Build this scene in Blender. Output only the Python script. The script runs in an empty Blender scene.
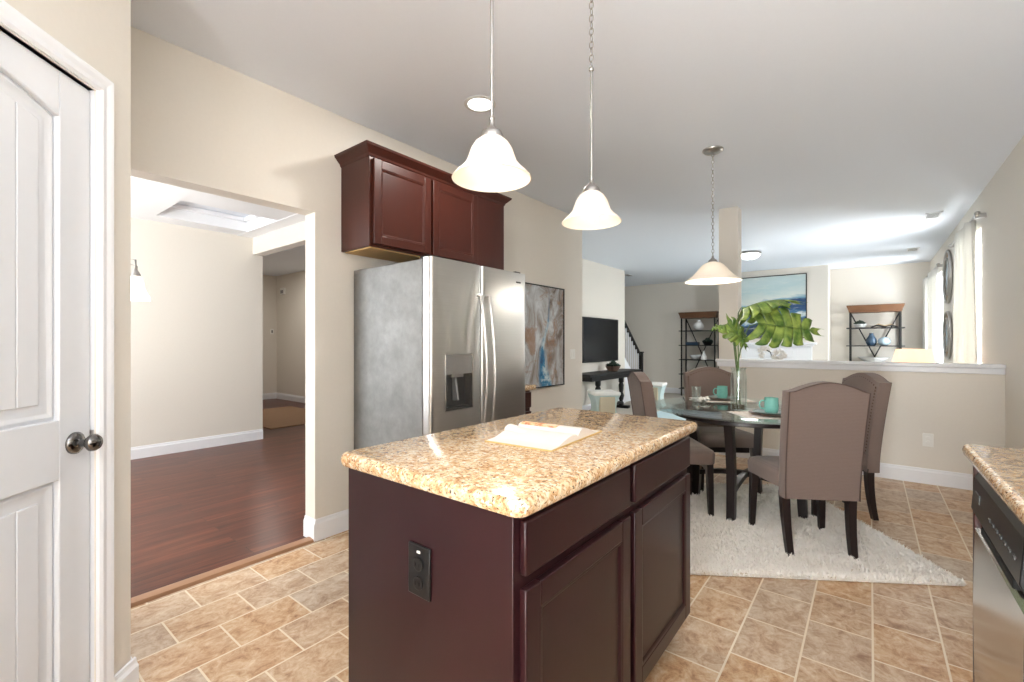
import bpy, math, random
from mathutils import Vector, Matrix
random.seed(7)
S = bpy.context.scene
C = S.collection
PI = math.pi

# ------------------------------------------------------------------ camera, world, light
YAW = math.atan2(358, 453)
cd = bpy.data.cameras.new('camera'); cam = bpy.data.objects.new('camera', cd); C.objects.link(cam)
cam.location = (0, 0, 1.245); cam.rotation_euler = (PI/2, 0, YAW)
cd.sensor_width = 36; cd.lens = 36*453/1024; cd.shift_y = 2/1024; cd.clip_start = 0.05
S.camera = cam
vs = S.view_settings
vs.view_transform = 'Standard'; vs.look = 'None'; vs.gamma = 1; vs.use_curve_mapping = False
vs.exposure = 1.14
S.cycles.max_bounces = 10; S.cycles.diffuse_bounces = 6; S.cycles.glossy_bounces = 4
S.cycles.transparent_max_bounces = 12; S.cycles.caustics_reflective = False; S.cycles.caustics_refractive = False
S.cycles.sample_clamp_indirect = 4

w = bpy.data.worlds.new('sky'); S.world = w; w.use_nodes = True
w.node_tree.nodes['Background'].inputs[0].default_value = (0.86, 0.93, 1.0, 1)
w.node_tree.nodes['Background'].inputs[1].default_value = 1.6

def area(name, loc, rot, sx, sy, power, col=(1, 1, 1), spread=PI):
    l = bpy.data.lights.new(name, 'AREA'); l.shape = 'RECTANGLE'; l.size = sx; l.size_y = sy
    l.energy = power; l.color = col; l.spread = spread
    o = bpy.data.objects.new(name, l); o.location = loc; o.rotation_euler = rot; C.objects.link(o); return o
def point(name, loc, power, col=(1, .86, .66), r=.03):
    l = bpy.data.lights.new(name, 'POINT'); l.energy = power; l.color = col; l.shadow_soft_size = r
    o = bpy.data.objects.new(name, l); o.location = loc; C.objects.link(o); return o
def down(name, loc, power, r=.07, col=(1, .95, .88), spread=PI):
    l = bpy.data.lights.new(name, 'AREA'); l.shape = 'DISK'; l.size = 2*r; l.energy = power; l.color = col; l.spread = spread
    o = bpy.data.objects.new(name, l); o.location = loc; C.objects.link(o); return o

CEIL = 2.743
DAY = (0.93, 0.965, 1.0)
# daylight outside the windows: patio door behind the camera, window over the sink, living and dining windows
area('daylight_patio', (-0.95, -2.95, 1.25), (PI/2, 0, 0), 2.6, 2.2, 200, DAY)
area('patio_up_fill', (-0.95, -3.7, 0.05), (math.radians(128), 0, 0), 4.0, 1.6, 640, (1, .98, .96))  # added upward lamp outside the patio door, lifts the kitchen ceiling
area('daylight_sink_window', (1.25, -0.6, 1.6), (0, PI/2, 0), 1.2, 1.6, 16, DAY)
area('daylight_living_near', (1.25, 7.1, 1.5), (0, PI/2, 0), 1.8, 1.4, 110, DAY)
area('daylight_living_far', (1.25, 10.2, 1.5), (0, PI/2, 0), 1.8, 1.2, 75, DAY)
area('sunlit_yard_living', (1.9, 8.6, 0.25), (0, math.radians(130), 0), 1.0, 4.5, 62, (1, .98, .96))
area('daylight_dining', (-4.5, -1.85, 1.5), (PI/2, 0, 0), 2.2, 1.7, 80, DAY)
area('sunlit_yard_dining', (-4.5, -2.5, 0.2), (math.radians(128), 0, 0), 3.0, 1.0, 52, (1, .98, .96))
# fill lamp added behind the camera, aimed up to brighten the ceiling
fl = area('ceiling_fill', (-0.6, -1.2, 1.7), (0, 0, 0), .6, .6, 54, (.95, .97, 1))
fl.rotation_euler = Vector((-.04, .40, .92)).to_track_quat('-Z', 'Y').to_euler()

# ------------------------------------------------------------------ materials
def lin(c):
    return tuple(((v/255)/12.92 if v/255 <= .04045 else ((v/255+.055)/1.055)**2.4) for v in c) + (1,)
class NT:
    def __init__(s, name):
        s.m = bpy.data.materials.new(name); s.m.use_nodes = True; s.t = s.m.node_tree; s.n = s.t.nodes
        s.b = s.n['Principled BSDF']; s.out = s.n['Material Output']
    def N(s, ty, **kw):
        x = s.n.new(ty)
        for k, v in kw.items():
            if k.startswith('i_'): x.inputs[k[2:].replace('_', ' ')].default_value = v
            elif k.startswith('n'): x.inputs[int(k[1:])].default_value = v
            else: setattr(x, k, v)
        return x
    def L(s, a, b): s.t.links.new(a, b)
    def coord(s, sc=(1, 1, 1), loc=(0, 0, 0), rot=(0, 0, 0)):
        g = s.N('ShaderNodeNewGeometry'); mp = s.N('ShaderNodeMapping')
        mp.inputs['Scale'].default_value = sc; mp.inputs['Location'].default_value = loc; mp.inputs['Rotation'].default_value = rot
        s.L(g.outputs['Position'], mp.inputs[0]); return mp.outputs[0]
    def noise(s, vec, scale, detail=4, rough=.5, dist=0):
        x = s.N('ShaderNodeTexNoise'); x.inputs['Scale'].default_value = scale; x.inputs['Detail'].default_value = detail
        x.inputs['Roughness'].default_value = rough; x.inputs['Distortion'].default_value = dist
        s.L(vec, x.inputs['Vector']); return x.outputs[0]
    def ramp(s, fac, stops, interp='LINEAR'):
        r = s.N('ShaderNodeValToRGB'); r.color_ramp.interpolation = interp
        e = r.color_ramp.elements
        while len(e) < len(stops): e.new(.5)
        for i, (p, c) in enumerate(stops): e[i].position = p; e[i].color = lin(c) if len(c) == 3 else c
        s.L(fac, r.inputs[0]); return r.outputs[0]
    def mix(s, fac, a, b, mode='MIX'):
        x = s.N('ShaderNodeMix', data_type='RGBA', blend_type=mode)
        for sock, v in ((x.inputs[0], fac), (x.inputs[6], a), (x.inputs[7], b)):
            if isinstance(v, (int, float)): sock.default_value = v
            elif isinstance(v, tuple): sock.default_value = lin(v) if len(v) == 3 else v
            else: s.L(v, sock)
        return x.outputs[2]
    def math(s, op, a, b=0.0, c=0.0):
        x = s.N('ShaderNodeMath', operation=op)
        for i, v in enumerate((a, b, c)):
            if isinstance(v, (int, float)): x.inputs[i].default_value = v
            else: s.L(v, x.inputs[i])
        return x.outputs[0]
    def bump(s, h, st=.3, d=.01):
        b = s.N('ShaderNodeBump'); b.inputs['Strength'].default_value = st; b.inputs['Distance'].default_value = d
        s.L(h, b.inputs['Height']); s.L(b.outputs[0], s.b.inputs['Normal'])
    def base(s, c):
        if isinstance(c, tuple): s.b.inputs['Base Color'].default_value = lin(c)
        else: s.L(c, s.b.inputs['Base Color'])
    def set(s, **kw):
        for k, v in kw.items(): s.b.inputs[k.replace('_', ' ')].default_value = v
        return s

def plain(name, col, rough=.5, metal=0., var=.0, scale=30, spec=.5, bump=0.):
    m = NT(name)
    if var or bump:
        v = m.coord(); n = m.noise(v, scale)
        c2 = tuple(max(0, int(x*(1-var))) for x in col)
        m.base(m.mix(n, col, c2))
        if bump: m.bump(n, bump, .003)
    else: m.base(col)
    m.set(Roughness=rough, Metallic=metal, Specular_IOR_Level=spec); return m.m

WALLC = (226, 220, 210)
M = {}
M['wall'] = plain('wall_paint', WALLC, .65, var=.015, scale=60, spec=.3, bump=.05)
M['ceil'] = plain('ceiling_paint', (234, 239, 247), .8, var=.01, scale=80, spec=.2)
M['trim'] = plain('trim_paint', (236, 237, 240), .4, var=.01, spec=.4)
M['doorp'] = plain('door_paint', (218, 220, 224), .38, var=.01, spec=.4)
M['steel_knob'] = plain('knob_nickel', (120, 118, 116), .18, 1.0)
M['nickel'] = plain('brushed_nickel', (185, 182, 178), .28, 1.0, var=.1)
M['black'] = plain('black_plastic', (14, 14, 15), .35, var=.1)
M['blackgap'] = plain('black_void', (6, 6, 6), .8)
M['tv'] = plain('tv_screen', (26, 26, 28), .25, var=.05)
M['iron'] = plain('black_iron', (28, 25, 24), .5, .3, var=.2)
M['darkleg'] = plain('espresso_leg', (34, 22, 22), .35, var=.25, scale=20)
M['white_pl'] = plain('white_plastic', (236, 234, 228), .4, var=.01)
M['white_cer'] = plain('white_ceramic', (232, 232, 230), .25, var=.02)
M['teal'] = plain('teal_glaze', (128, 196, 184), .18, var=.12, scale=60)
M['plate'] = plain('plate_glaze', (158, 176, 170), .2, var=.15)
M['charger'] = plain('charger_wood', (124, 100, 86), .4, var=.15)
M['bluecer'] = plain('blue_ceramic', (60, 84, 108), .25, var=.25)
M['palebl'] = plain('pale_blue_ceramic', (176, 194, 206), .25, var=.08)
M['aqua'] = plain('pale_aqua_fabric', (200, 216, 214), .85, var=.06, scale=90, bump=.2)
M['beige'] = plain('beige_fabric', (206, 192, 166), .85, var=.05, scale=90)
M['linen'] = plain('white_linen', (240, 238, 232), .85, var=.03, scale=200, bump=.1)
M['paper'] = plain('paper', (226, 219, 213), .7, var=.02)
M['yellow'] = plain('book_cover', (214, 180, 110), .5, var=.05)
M['bookblue'] = plain('book_cover_blue', (96, 118, 138), .5, var=.1)
M['btn'] = plain('button_grey', (78, 78, 80), .7)
M['booktan'] = plain('book_cover_tan', (176, 150, 112), .6, var=.1)
M['kraft'] = plain('raw_ply', (196, 160, 104), .6, var=.1, scale=15)
M['brass'] = plain('bronze_nail', (84, 62, 50), .35, .8)
M['darkplant'] = plain('dark_succulent', (30, 58, 38), .5, var=.4)
M['moss'] = plain('moss_pebbles', (96, 76, 30), .6, var=.6, scale=120)
M['stem'] = plain('green_stem', (92, 120, 62), .5, var=.3)
M['petal'] = plain('white_petal', (244, 242, 238), .6, var=.03)

def granite():
    m = NT('granite_beige'); v = m.coord()
    n1 = m.noise(v, 42, 5, .65); n2 = m.noise(v, 110, 3, .65); n3 = m.noise(v, 130, 2, .6, .4); n4 = m.noise(v, 80, 2, .5, .3)
    base = m.ramp(n1, [(.34, (184, 138, 92)), (.46, (218, 182, 140)), (.56, (228, 204, 168)), (.68, (234, 220, 198))])
    c = m.mix(m.ramp(n2, [(.38, (255, 255, 255)), (.47, (0, 0, 0))]), base, (166, 122, 84))
    c = m.mix(m.ramp(n4, [(.60, (0, 0, 0)), (.66, (255, 255, 255))]), c, (240, 228, 206))
    c = m.mix(m.ramp(n3, [(.33, (255, 255, 255)), (.39, (0, 0, 0))]), c, (62, 46, 38))
    m.base(c); m.set(Roughness=.12, Specular_IOR_Level=.55); return m.m
M['granite'] = granite()

def wood(name, c1, c2, rough=.3, axis=2, sc=1.0):
    m = NT(name); s = [18*sc, 18*sc, 18*sc]; s[axis] = 1.6*sc
    v = m.coord(tuple(s)); n = m.noise(v, 1.0, 5, .6, .6)
    n2 = m.noise(m.coord(), 2.2, 2)
    m.base(m.mix(m.math('MULTIPLY', m.math('ADD', n, n2), .5), c1, c2)); m.bump(n, .06, .002)
    m.set(Roughness=rough, Specular_IOR_Level=.38); return m.m
M['cherry'] = wood('cherry_cabinet', (76, 32, 21), (50, 21, 14), .36)
M['espresso'] = wood('mahogany_island', (50, 21, 24), (33, 15, 18), .3)
M['shelfwood'] = wood('shelf_wood', (120, 82, 54), (74, 48, 32), .5, axis=0)
M['threshold'] = wood('threshold_wood', (180, 140, 108), (150, 110, 82), .4, axis=1)

def tile():
    m = NT('stone_tile')
    g = m.N('ShaderNodeNewGeometry'); sp = m.N('ShaderNodeSeparateXYZ'); m.L(g.outputs['Position'], sp.inputs[0])
    cb = m.N('ShaderNodeCombineXYZ')
    m.L(m.math('ADD', sp.outputs['Y'], -.617+.302*20), cb.inputs[0]); m.L(m.math('ADD', sp.outputs['X'], 2.703+.226*20), cb.inputs[1])
    def brick(c1, c2, cm, ms):
        b = m.N('ShaderNodeTexBrick', offset=.5, offset_frequency=2, squash=1)
        b.inputs['Color1'].default_value = c1; b.inputs['Color2'].default_value = c2; b.inputs['Mortar'].default_value = cm
        b.inputs['Scale'].default_value = 1; b.inputs['Mortar Size'].default_value = ms; b.inputs['Mortar Smooth'].default_value = .2
        b.inputs['Bias'].default_value = 0; b.inputs['Brick Width'].default_value = .302; b.inputs['Row Height'].default_value = .226
        m.L(cb.outputs[0], b.inputs['Vector']); return b
    b = brick((0, 0, 0, 1), (1, 1, 1, 1), (0, 0, 0, 1), .0042)
    cell = b.outputs['Color']
    # offset the mottling from tile to tile
    off = m.N('ShaderNodeVectorMath', operation='MULTIPLY'); m.L(cell, off.inputs[0]); off.inputs[1].default_value = (7, 13, 5)
    ad = m.N('ShaderNodeVectorMath', operation='ADD'); m.L(g.outputs['Position'], ad.inputs[0]); m.L(off.outputs[0], ad.inputs[1])
    mp = m.N('ShaderNodeMapping'); mp.inputs['Scale'].default_value = (1.2, 1, 1); m.L(ad.outputs[0], mp.inputs[0])
    n = m.noise(mp.outputs[0], 12, 8, .7, .8); n2 = m.noise(mp.outputs[0], 45, 4, .7)
    f = m.math('ADD', m.math('MULTIPLY', n, .75), m.math('MULTIPLY', n2, .25))
    a = m.ramp(f, [(.36, (152, 102, 62)), (.46, (196, 150, 106)), (.55, (212, 178, 138)), (.66, (228, 208, 180))])
    d = m.ramp(f, [(.34, (152, 122, 98)), (.46, (186, 162, 138)), (.56, (204, 186, 166)), (.68, (220, 208, 192))])
    c = m.mix(cell, a, d)
    c = m.mix(b.outputs['Fac'], c, (232, 218, 196))
    m.base(c); m.bump(m.math('SUBTRACT', m.math('MULTIPLY', n, .4), b.outputs['Fac']), .25, .003)
    m.set(Roughness=.34, Specular_IOR_Level=.4); return m.m
M['tile'] = tile()

def planks():
    m = NT('cherry_planks')
    g = m.N('ShaderNodeNewGeometry'); sp = m.N('ShaderNodeSeparateXYZ'); m.L(g.outputs['Position'], sp.inputs[0])
    cb = m.N('ShaderNodeCombineXYZ'); m.L(m.math('ADD', sp.outputs['Y'], 20), cb.inputs[0]); m.L(m.math('ADD', sp.outputs['X'], 20), cb.inputs[1])
    b = m.N('ShaderNodeTexBrick', offset=.37, offset_frequency=2)
    b.inputs['Color1'].default_value = (0, 0, 0, 1); b.inputs['Color2'].default_value = (1, 1, 1, 1); b.inputs['Mortar'].default_value = (0, 0, 0, 1)
    b.inputs['Scale'].default_value = 1; b.inputs['Mortar Size'].default_value = .0012; b.inputs['Brick Width'].default_value = 1.2; b.inputs['Row Height'].default_value = .127
    b.inputs['Mortar Smooth'].default_value = .1; b.inputs['Bias'].default_value = 0
    m.L(cb.outputs[0], b.inputs['Vector'])
    off = m.N('ShaderNodeVectorMath', operation='MULTIPLY'); m.L(b.outputs['Color'], off.inputs[0]); off.inputs[1].default_value = (3, 9, 5)
    ad = m.N('ShaderNodeVectorMath', operation='ADD'); m.L(g.outputs['Position'], ad.inputs[0]); m.L(off.outputs[0], ad.inputs[1])
    mp = m.N('ShaderNodeMapping'); mp.inputs['Scale'].default_value = (22, 1.8, 1); m.L(ad.outputs[0], mp.inputs[0])
    n = m.noise(mp.outputs[0], 1, 6, .65, .8)
    c = m.ramp(n, [(.3, (56, 25, 17)), (.5, (94, 47, 33)), (.7, (124, 70, 48))])
    c = m.mix(m.math('MULTIPLY', b.outputs['Color'], .45), c, (58, 27, 21))
    c = m.mix(b.outputs['Fac'], c, (24, 10, 8))
    m.base(c); m.bump(m.math('SUBTRACT', n, b.outputs['Fac']), .1, .002)
    m.set(Roughness=.3, Specular_IOR_Level=.3); return m.m
M['planks'] = planks()

def steel(name, col, rough, mott=0., sc=(2, 2, 260)):
    m = NT(name); v = m.coord(sc); n = m.noise(v, 1, 3, .6)
    if mott:
        n2 = m.noise(m.coord(), 9, 5, .7)
        m.base(m.mix(m.math('MULTIPLY', n2, mott), col, tuple(int(x*.8) for x in col)))
        m.L(m.math('ADD', m.math('MULTIPLY', n2, .3), rough-.1), m.b.inputs['Roughness'])
        m.bump(m.noise(m.coord(), 220, 2), .25, .001)
    else:
        m.base(m.mix(n, col, tuple(int(x*.93) for x in col)))
        m.L(m.math('ADD', m.math('MULTIPLY', n, .04), rough), m.b.inputs['Roughness'])
    m.set(Metallic=1.0); return m.m
M['steel'] = steel('stainless', (214, 213, 211), .28)
M['steel2'] = steel('stainless_dishwasher', (205, 204, 202), .16)
M['side'] = steel('textured_steel_side', (150, 149, 147), .52, 1.0)
M['dgrey'] = plain('dispenser_dark', (72, 70, 68), .35, .2, var=.1)
M['lgrey'] = plain('dispenser_panel', (150, 148, 146), .3, .5, var=.05)

def fabric(name, c1, c2):
    m = NT(name); g = m.N('ShaderNodeNewGeometry')
    wv = m.N('ShaderNodeTexWave', wave_type='BANDS', bands_direction='Z'); wv.inputs['Scale'].default_value = 40; wv.inputs['Distortion'].default_value = 1.5
    wv.inputs['Detail'].default_value = 2; m.L(g.outputs['Position'], wv.inputs['Vector'])
    n = m.noise(m.coord(), 260, 2); n2 = m.noise(m.coord((60, 60, 500)), 1, 2)
    m.base(m.mix(m.math('ADD', m.math('MULTIPLY', wv.outputs['Fac'], .35), m.math('MULTIPLY', n2, .5)), c1, c2)); m.bump(n, .25, .001)
    m.set(Roughness=.8, Specular_IOR_Level=.25, Sheen_Weight=.15); return m.m
M['chairfab'] = fabric('taupe_linen', (126, 109, 101), (103, 88, 81))
M['piping'] = plain('piping_dark', (74, 56, 50), .6)

def glass(name, tint, refl=.1, tr=.95):
    m = NT(name); m.n.remove(m.b)
    t = m.N('ShaderNodeBsdfTransparent'); t.inputs[0].default_value = (tint[0], tint[1], tint[2], 1)
    g = m.N('ShaderNodeBsdfGlossy'); g.inputs['Roughness'].default_value = .02; g.inputs[0].default_value = (.95, 1, 1, 1)
    fr = m.N('ShaderNodeFresnel'); gg = m.N('ShaderNodeNewGeometry')
    m.L(m.math('ADD', 1.5, m.math('MULTIPLY', gg.outputs['Backfacing'], 1/1.5-1.5)), fr.inputs[0])
    f = m.math('ADD', m.math('MULTIPLY', fr.outputs[0], 1.0), refl)
    mx = m.N('ShaderNodeMixShader'); m.L(f, mx.inputs[0]); m.L(t.outputs[0], mx.inputs[1]); m.L(g.outputs[0], mx.inputs[2])
    m.L(mx.outputs[0], m.out.inputs[0]); return m.m
M['winglass'] = glass('window_glass', (.97, .98, .98), .02)
M['tableglass'] = glass('table_glass', (.90, .96, .95), .015)
M['vaseglass'] = glass('vase_glass', (.95, .975, .97), .06)

def shade(name, col, em, trans=.5):
    m = NT(name); m.n.remove(m.b)
    d = m.N('ShaderNodeBsdfDiffuse'); d.inputs[0].default_value = lin(col)
    t = m.N('ShaderNodeBsdfTranslucent'); t.inputs[0].default_value = lin(col)
    a = m.N('ShaderNodeMixShader'); a.inputs[0].default_value = trans; m.L(d.outputs[0], a.inputs[1]); m.L(t.outputs[0], a.inputs[2])
    e = m.N('ShaderNodeEmission'); e.inputs[0].default_value = lin(col); e.inputs[1].default_value = em
    s = m.N('ShaderNodeAddShader'); m.L(a.outputs[0], s.inputs[0]); m.L(e.outputs[0], s.inputs[1])
    m.L(s.outputs[0], m.out.inputs[0]); return m.m
def emit(name, col, st):
    m = NT(name); m.n.remove(m.b); e = m.N('ShaderNodeEmission'); e.inputs[0].default_value = lin(col); e.inputs[1].default_value = st
    m.L(e.outputs[0], m.out.inputs[0]); return m.m
M['shade'] = shade('frosted_alabaster_glass', (248, 240, 228), .04, .28)
M['shade_cool'] = shade('frosted_glass_white', (250, 246, 240), .5)
M['lampshade'] = shade('lamp_linen_shade', (250, 226, 194), .30)
M['bulb'] = emit('bulb_glow', (255, 246, 230), 2.2)
M['canlight'] = emit('downlight_glow', (255, 252, 246), 6.0)
M['curtain'] = shade('curtain_cloth', (240, 238, 232), 0, .18)

def leafmat(name, c1, c2, vein):
    m = NT(name); tc = m.N('ShaderNodeTexCoord'); n = m.noise(tc.outputs['Object'], 14, 3)
    c = m.ramp(n, [(.35, c1), (.65, c2)]); m.base(c); m.set(Roughness=.4, Specular_IOR_Level=.4)
    try: m.set(Transmission_Weight=0.0)
    except Exception: pass
    return m.m
M['leaf'] = leafmat('monstera_green', (66, 100, 38), (146, 166, 78), None)

def rugmat(name, c1, c2):
    m = NT(name); n = m.noise(m.coord(), 9, 5, .6); n2 = m.noise(m.coord(), 160, 2)
    m.base(m.mix(m.math('ADD', m.math('MULTIPLY', n, .5), m.math('MULTIPLY', n2, .5)), c1, c2)); m.set(Roughness=.95, Specular_IOR_Level=.1); return m.m
M['shag'] = rugmat('cream_shag', (255, 252, 247), (240, 232, 222))
M['shagbase'] = rugmat('rug_backing', (226, 214, 196), (206, 190, 168))
M['carpet'] = rugmat('pale_carpet', (196, 190, 180), (180, 174, 164))
M['foyer_rug'] = rugmat('tan_rug', (160, 132, 108), (140, 112, 90))
M['aqua_rug'] = rugmat('aqua_rug', (196, 216, 220), (176, 200, 206))

def sea():
    m = NT('seascape_canvas'); g = m.N('ShaderNodeNewGeometry'); sp = m.N('ShaderNodeSeparateXYZ'); m.L(g.outputs['Position'], sp.inputs[0])
    n = m.noise(m.coord((1.6, 1, 5)), 1.3, 6, .65, .5); n2 = m.noise(m.coord((3, 1, 14)), 1.5, 5, .7)
    h = m.math('ADD', m.math('DIVIDE', m.math('SUBTRACT', sp.outputs['Z'], 1.345), 1.26), m.math('MULTIPLY', m.math('SUBTRACT', n, .5), .34))
    h = m.math('ADD', h, m.math('MULTIPLY', m.math('ADD', sp.outputs['X'], 1.5), -.10))
    c = m.ramp(h, [(0, (170, 150, 130)), (.03, (22, 46, 74)), (.24, (18, 46, 78)), (.29, (70, 116, 148)), (.34, (200, 212, 208)), (.39, (60, 110, 142)), (.44, (22, 66, 108)), (.56, (20, 62, 104)), (.60, (110, 156, 178)), (.66, (206, 212, 206)), (.80, (178, 200, 202)), (1, (196, 210, 210))])
    c = m.mix(m.math('MULTIPLY', m.ramp(n2, [(.55, (0, 0, 0)), (.7, (255, 255, 255))]), .5), c, (214, 218, 210))
    m.base(c); m.set(Roughness=.6); return m.m
M['sea'] = sea()
def abstract():
    m = NT('abstract_canvas'); g = m.N('ShaderNodeNewGeometry'); sp = m.N('ShaderNodeSeparateXYZ'); m.L(g.outputs['Position'], sp.inputs[0])
    n = m.noise(m.coord((1, 3, 1.6)), 1.5, 8, .68, 1.2); n2 = m.noise(m.coord(loc=(4, 2, 1)), 4, 6, .7, 1); n3 = m.noise(m.coord((1, 1, .5), (9, 9, 9)), 6, 4)
    c = m.ramp(n, [(.34, (96, 78, 64)), (.44, (150, 140, 132)), (.53, (178, 180, 182)), (.64, (208, 212, 214))])
    c = m.mix(m.math('MULTIPLY', m.ramp(n2, [(.54, (0, 0, 0)), (.64, (255, 255, 255))]), .75), c, (154, 116, 86))
    zl = m.math('SUBTRACT', sp.outputs['Z'], .78)
    cen = m.math('ADD', 4.02, m.math('MULTIPLY', m.math('SINE', m.math('MULTIPLY', zl, 5.2)), -.07))
    dd = m.math('ABSOLUTE', m.math('ADD', m.math('SUBTRACT', sp.outputs['Y'], cen), m.math('MULTIPLY', m.math('SUBTRACT', n3, .5), .16)))
    wd = m.math('SUBTRACT', dd, m.math('MULTIPLY', m.math('SUBTRACT', .80, zl), .10))
    msk = m.ramp(m.math('ADD', wd, .5), [(.48, (255, 255, 255)), (.53, (0, 0, 0))])
    c = m.mix(msk, c, m.ramp(n2, [(.35, (16, 76, 122)), (.5, (34, 124, 168)), (.6, (198, 216, 220))]))
    m.base(c); m.set(Roughness=.55); return m.m
M['abstract'] = abstract()
def picpage():
    m = NT('photo_page'); n = m.noise(m.coord(), 26, 4, .6, .8)
    m.base(m.ramp(n, [(.3, (120, 60, 36)), (.45, (200, 110, 60)), (.55, (226, 190, 140)), (.7, (236, 220, 196))])); m.set(Roughness=.5); return m.m
M['picpage'] = picpage()
def placemat():
    m = NT('placemat_weave'); n = m.noise(m.coord(), 40, 3); n2 = m.noise(m.coord(), 14, 3)
    m.base(m.ramp(m.math('ADD', m.math('MULTIPLY', n, .6), m.math('MULTIPLY', n2, .4)), [(.36, (190, 170, 162)), (.41, (234, 216, 204)), (.55, (248, 242, 234))])); m.set(Roughness=.9); return m.m
M['placemat'] = placemat()

# ------------------------------------------------------------------ mesh helpers
class MB:
    def __init__(s): s.v = []; s.f = []
    def add(s, vs, fs):
        o = len(s.v); s.v += [tuple(p) for p in vs]; s.f += [tuple(i+o for i in f) for f in fs]; return s
    def box(s, x0, x1, y0, y1, z0, z1):
        if x0 > x1: x0, x1 = x1, x0
        if y0 > y1: y0, y1 = y1, y0
        if z0 > z1: z0, z1 = z1, z0
        return s.add([(x0, y0, z0), (x1, y0, z0), (x1, y1, z0), (x0, y1, z0), (x0, y0, z1), (x1, y0, z1), (x1, y1, z1), (x0, y1, z1)],
                     [(0, 3, 2, 1), (4, 5, 6, 7), (0, 1, 5, 4), (1, 2, 6, 5), (2, 3, 7, 6), (3, 0, 4, 7)])
    def rings(s, rs, caps=True, closed=False):
        n = len(rs[0]); vs = [p for r in rs for p in r]; fs = []
        R = len(rs)
        for i in range(R if closed else R-1):
            a = i*n; b = ((i+1) % R)*n
            for j in range(n):
                k = (j+1) % n; fs.append((a+j, a+k, b+k, b+j))
        if caps and not closed: fs.append(tuple(reversed(range(n)))); fs.append(tuple(range((R-1)*n, R*n)))
        return s.add(vs, fs)
    def lathe(s, prof, c=(0, 0, 0), n=32, caps=True):
        rs = [[(c[0]+r*math.cos(2*PI*j/n), c[1]+r*math.sin(2*PI*j/n), c[2]+z) for j in range(n)] for r, z in prof]
        return s.rings(rs, caps)
    def cyl(s, c, r, h, n=24): return s.lathe([(r, 0), (r, h)], c, n)
    def tube(s, pts, r, n=8, closed=False):
        pts = [Vector(p) for p in pts]; rs = []; up = None
        for i, p in enumerate(pts):
            if closed: t = pts[(i+1) % len(pts)]-pts[i-1]
            else: t = pts[min(i+1, len(pts)-1)]-pts[max(i-1, 0)]
            t.normalize()
            if up is None:
                up = Vector((0, 0, 1)) if abs(t.z) < .9 else Vector((1, 0, 0))
            a = t.cross(up)
            if a.length < 1e-5: a = t.orthogonal()
            a.normalize(); b = a.cross(t).normalized(); up = b
            rr = r[i] if isinstance(r, (list, tuple)) else r
            rs.append([tuple(p+a*rr*math.cos(2*PI*j/n)+b*rr*math.sin(2*PI*j/n)) for j in range(n)])
        return s.rings(rs, True, closed)
    def bar(s, p, q, wx, wy=None):
        return s.taper(p, q, wx, wy or wx, wx, wy or wx)
    def taper(s, p, q, ax, ay, bx, by):
        p = Vector(p); q = Vector(q); t = (q-p).normalized()
        u = Vector((1, 0, 0)) if abs(t.x) < .8 else Vector((0, 1, 0))
        a = (u-t*u.dot(t)).normalized(); b = t.cross(a)
        f = lambda c, x, y: [tuple(c+a*i*x/2+b*j*y/2) for i, j in ((-1, -1), (1, -1), (1, 1), (-1, 1))]
        return s.rings([f(p, ax, ay), f(q, bx, by)])
    def prism(s, poly, a0, a1, axis='y'):
        def P(u, v, a): return {'y': (u, a, v), 'x': (a, u, v), 'z': (u, v, a)}[axis]
        n = len(poly)
        return s.rings([[P(u, v, a0) for u, v in poly], [P(u, v, a1) for u, v in poly]])
    def sphere(s, c, r, n=12, m=8, sc=(1, 1, 1)):
        prof = [(r*math.sin(PI*i/m), -r*math.cos(PI*i/m)) for i in range(m+1)]
        prof[0] = (1e-4, -r); prof[-1] = (1e-4, r)
        o = len(s.v); s.lathe(prof, (0, 0, 0), n)
        s.v[o:] = [(c[0]+x*sc[0], c[1]+y*sc[1], c[2]+z*sc[2]) for x, y, z in s.v[o:]]; return s
    def build(s, name, mat, parent=None, bevel=0, seg=2, smooth=None, xf=None, sub=0, solid=0):
        me = bpy.data.meshes.new(name); vs = s.v
        if xf is not None: vs = [tuple(xf @ Vector(p)) for p in vs]
        me.from_pydata(vs, [], s.f)
        import bmesh
        bm = bmesh.new(); bm.from_mesh(me); bmesh.ops.recalc_face_normals(bm, faces=bm.faces); bm.to_mesh(me); bm.free()
        me.materials.append(mat if not isinstance(mat, str) else M[mat])
        o = bpy.data.objects.new(name, me); C.objects.link(o)
        if parent: o.parent = parent
        if smooth is None: smooth = bool(bevel)
        if smooth:
            me.polygons.foreach_set('use_smooth', [True]*len(me.polygons))
            try: me.set_sharp_from_angle(angle=math.radians(smooth if smooth is not True else 40))
            except Exception: pass
        if sub:
            q = o.modifiers.new('sub', 'SUBSURF'); q.levels = sub; q.render_levels = sub
        if solid:
            q = o.modifiers.new('solid', 'SOLIDIFY'); q.thickness = solid; q.offset = 0
        if bevel:
            q = o.modifiers.new('bevel', 'BEVEL'); q.width = bevel; q.segments = seg; q.limit_method = 'ANGLE'; q.angle_limit = .6
            q.harden_normals = False
        return o
def box(*a): return MB().box(*a)
def struct(o, label=None):
    o['kind'] = 'structure'
    if label: o['label'] = label
    return o
def tag(o, label, cat, group=None):
    o['label'] = label; o['category'] = cat
    if group: o['group'] = group
    return o
def thing(name, label, cat, loc=(0, 0, 0), rz=0, group=None):
    o = bpy.data.objects.new(name, None); C.objects.link(o); o.location = loc; o.rotation_euler = (0, 0, rz); o.empty_display_size = .1
    return tag(o, label, cat, group)
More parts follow.
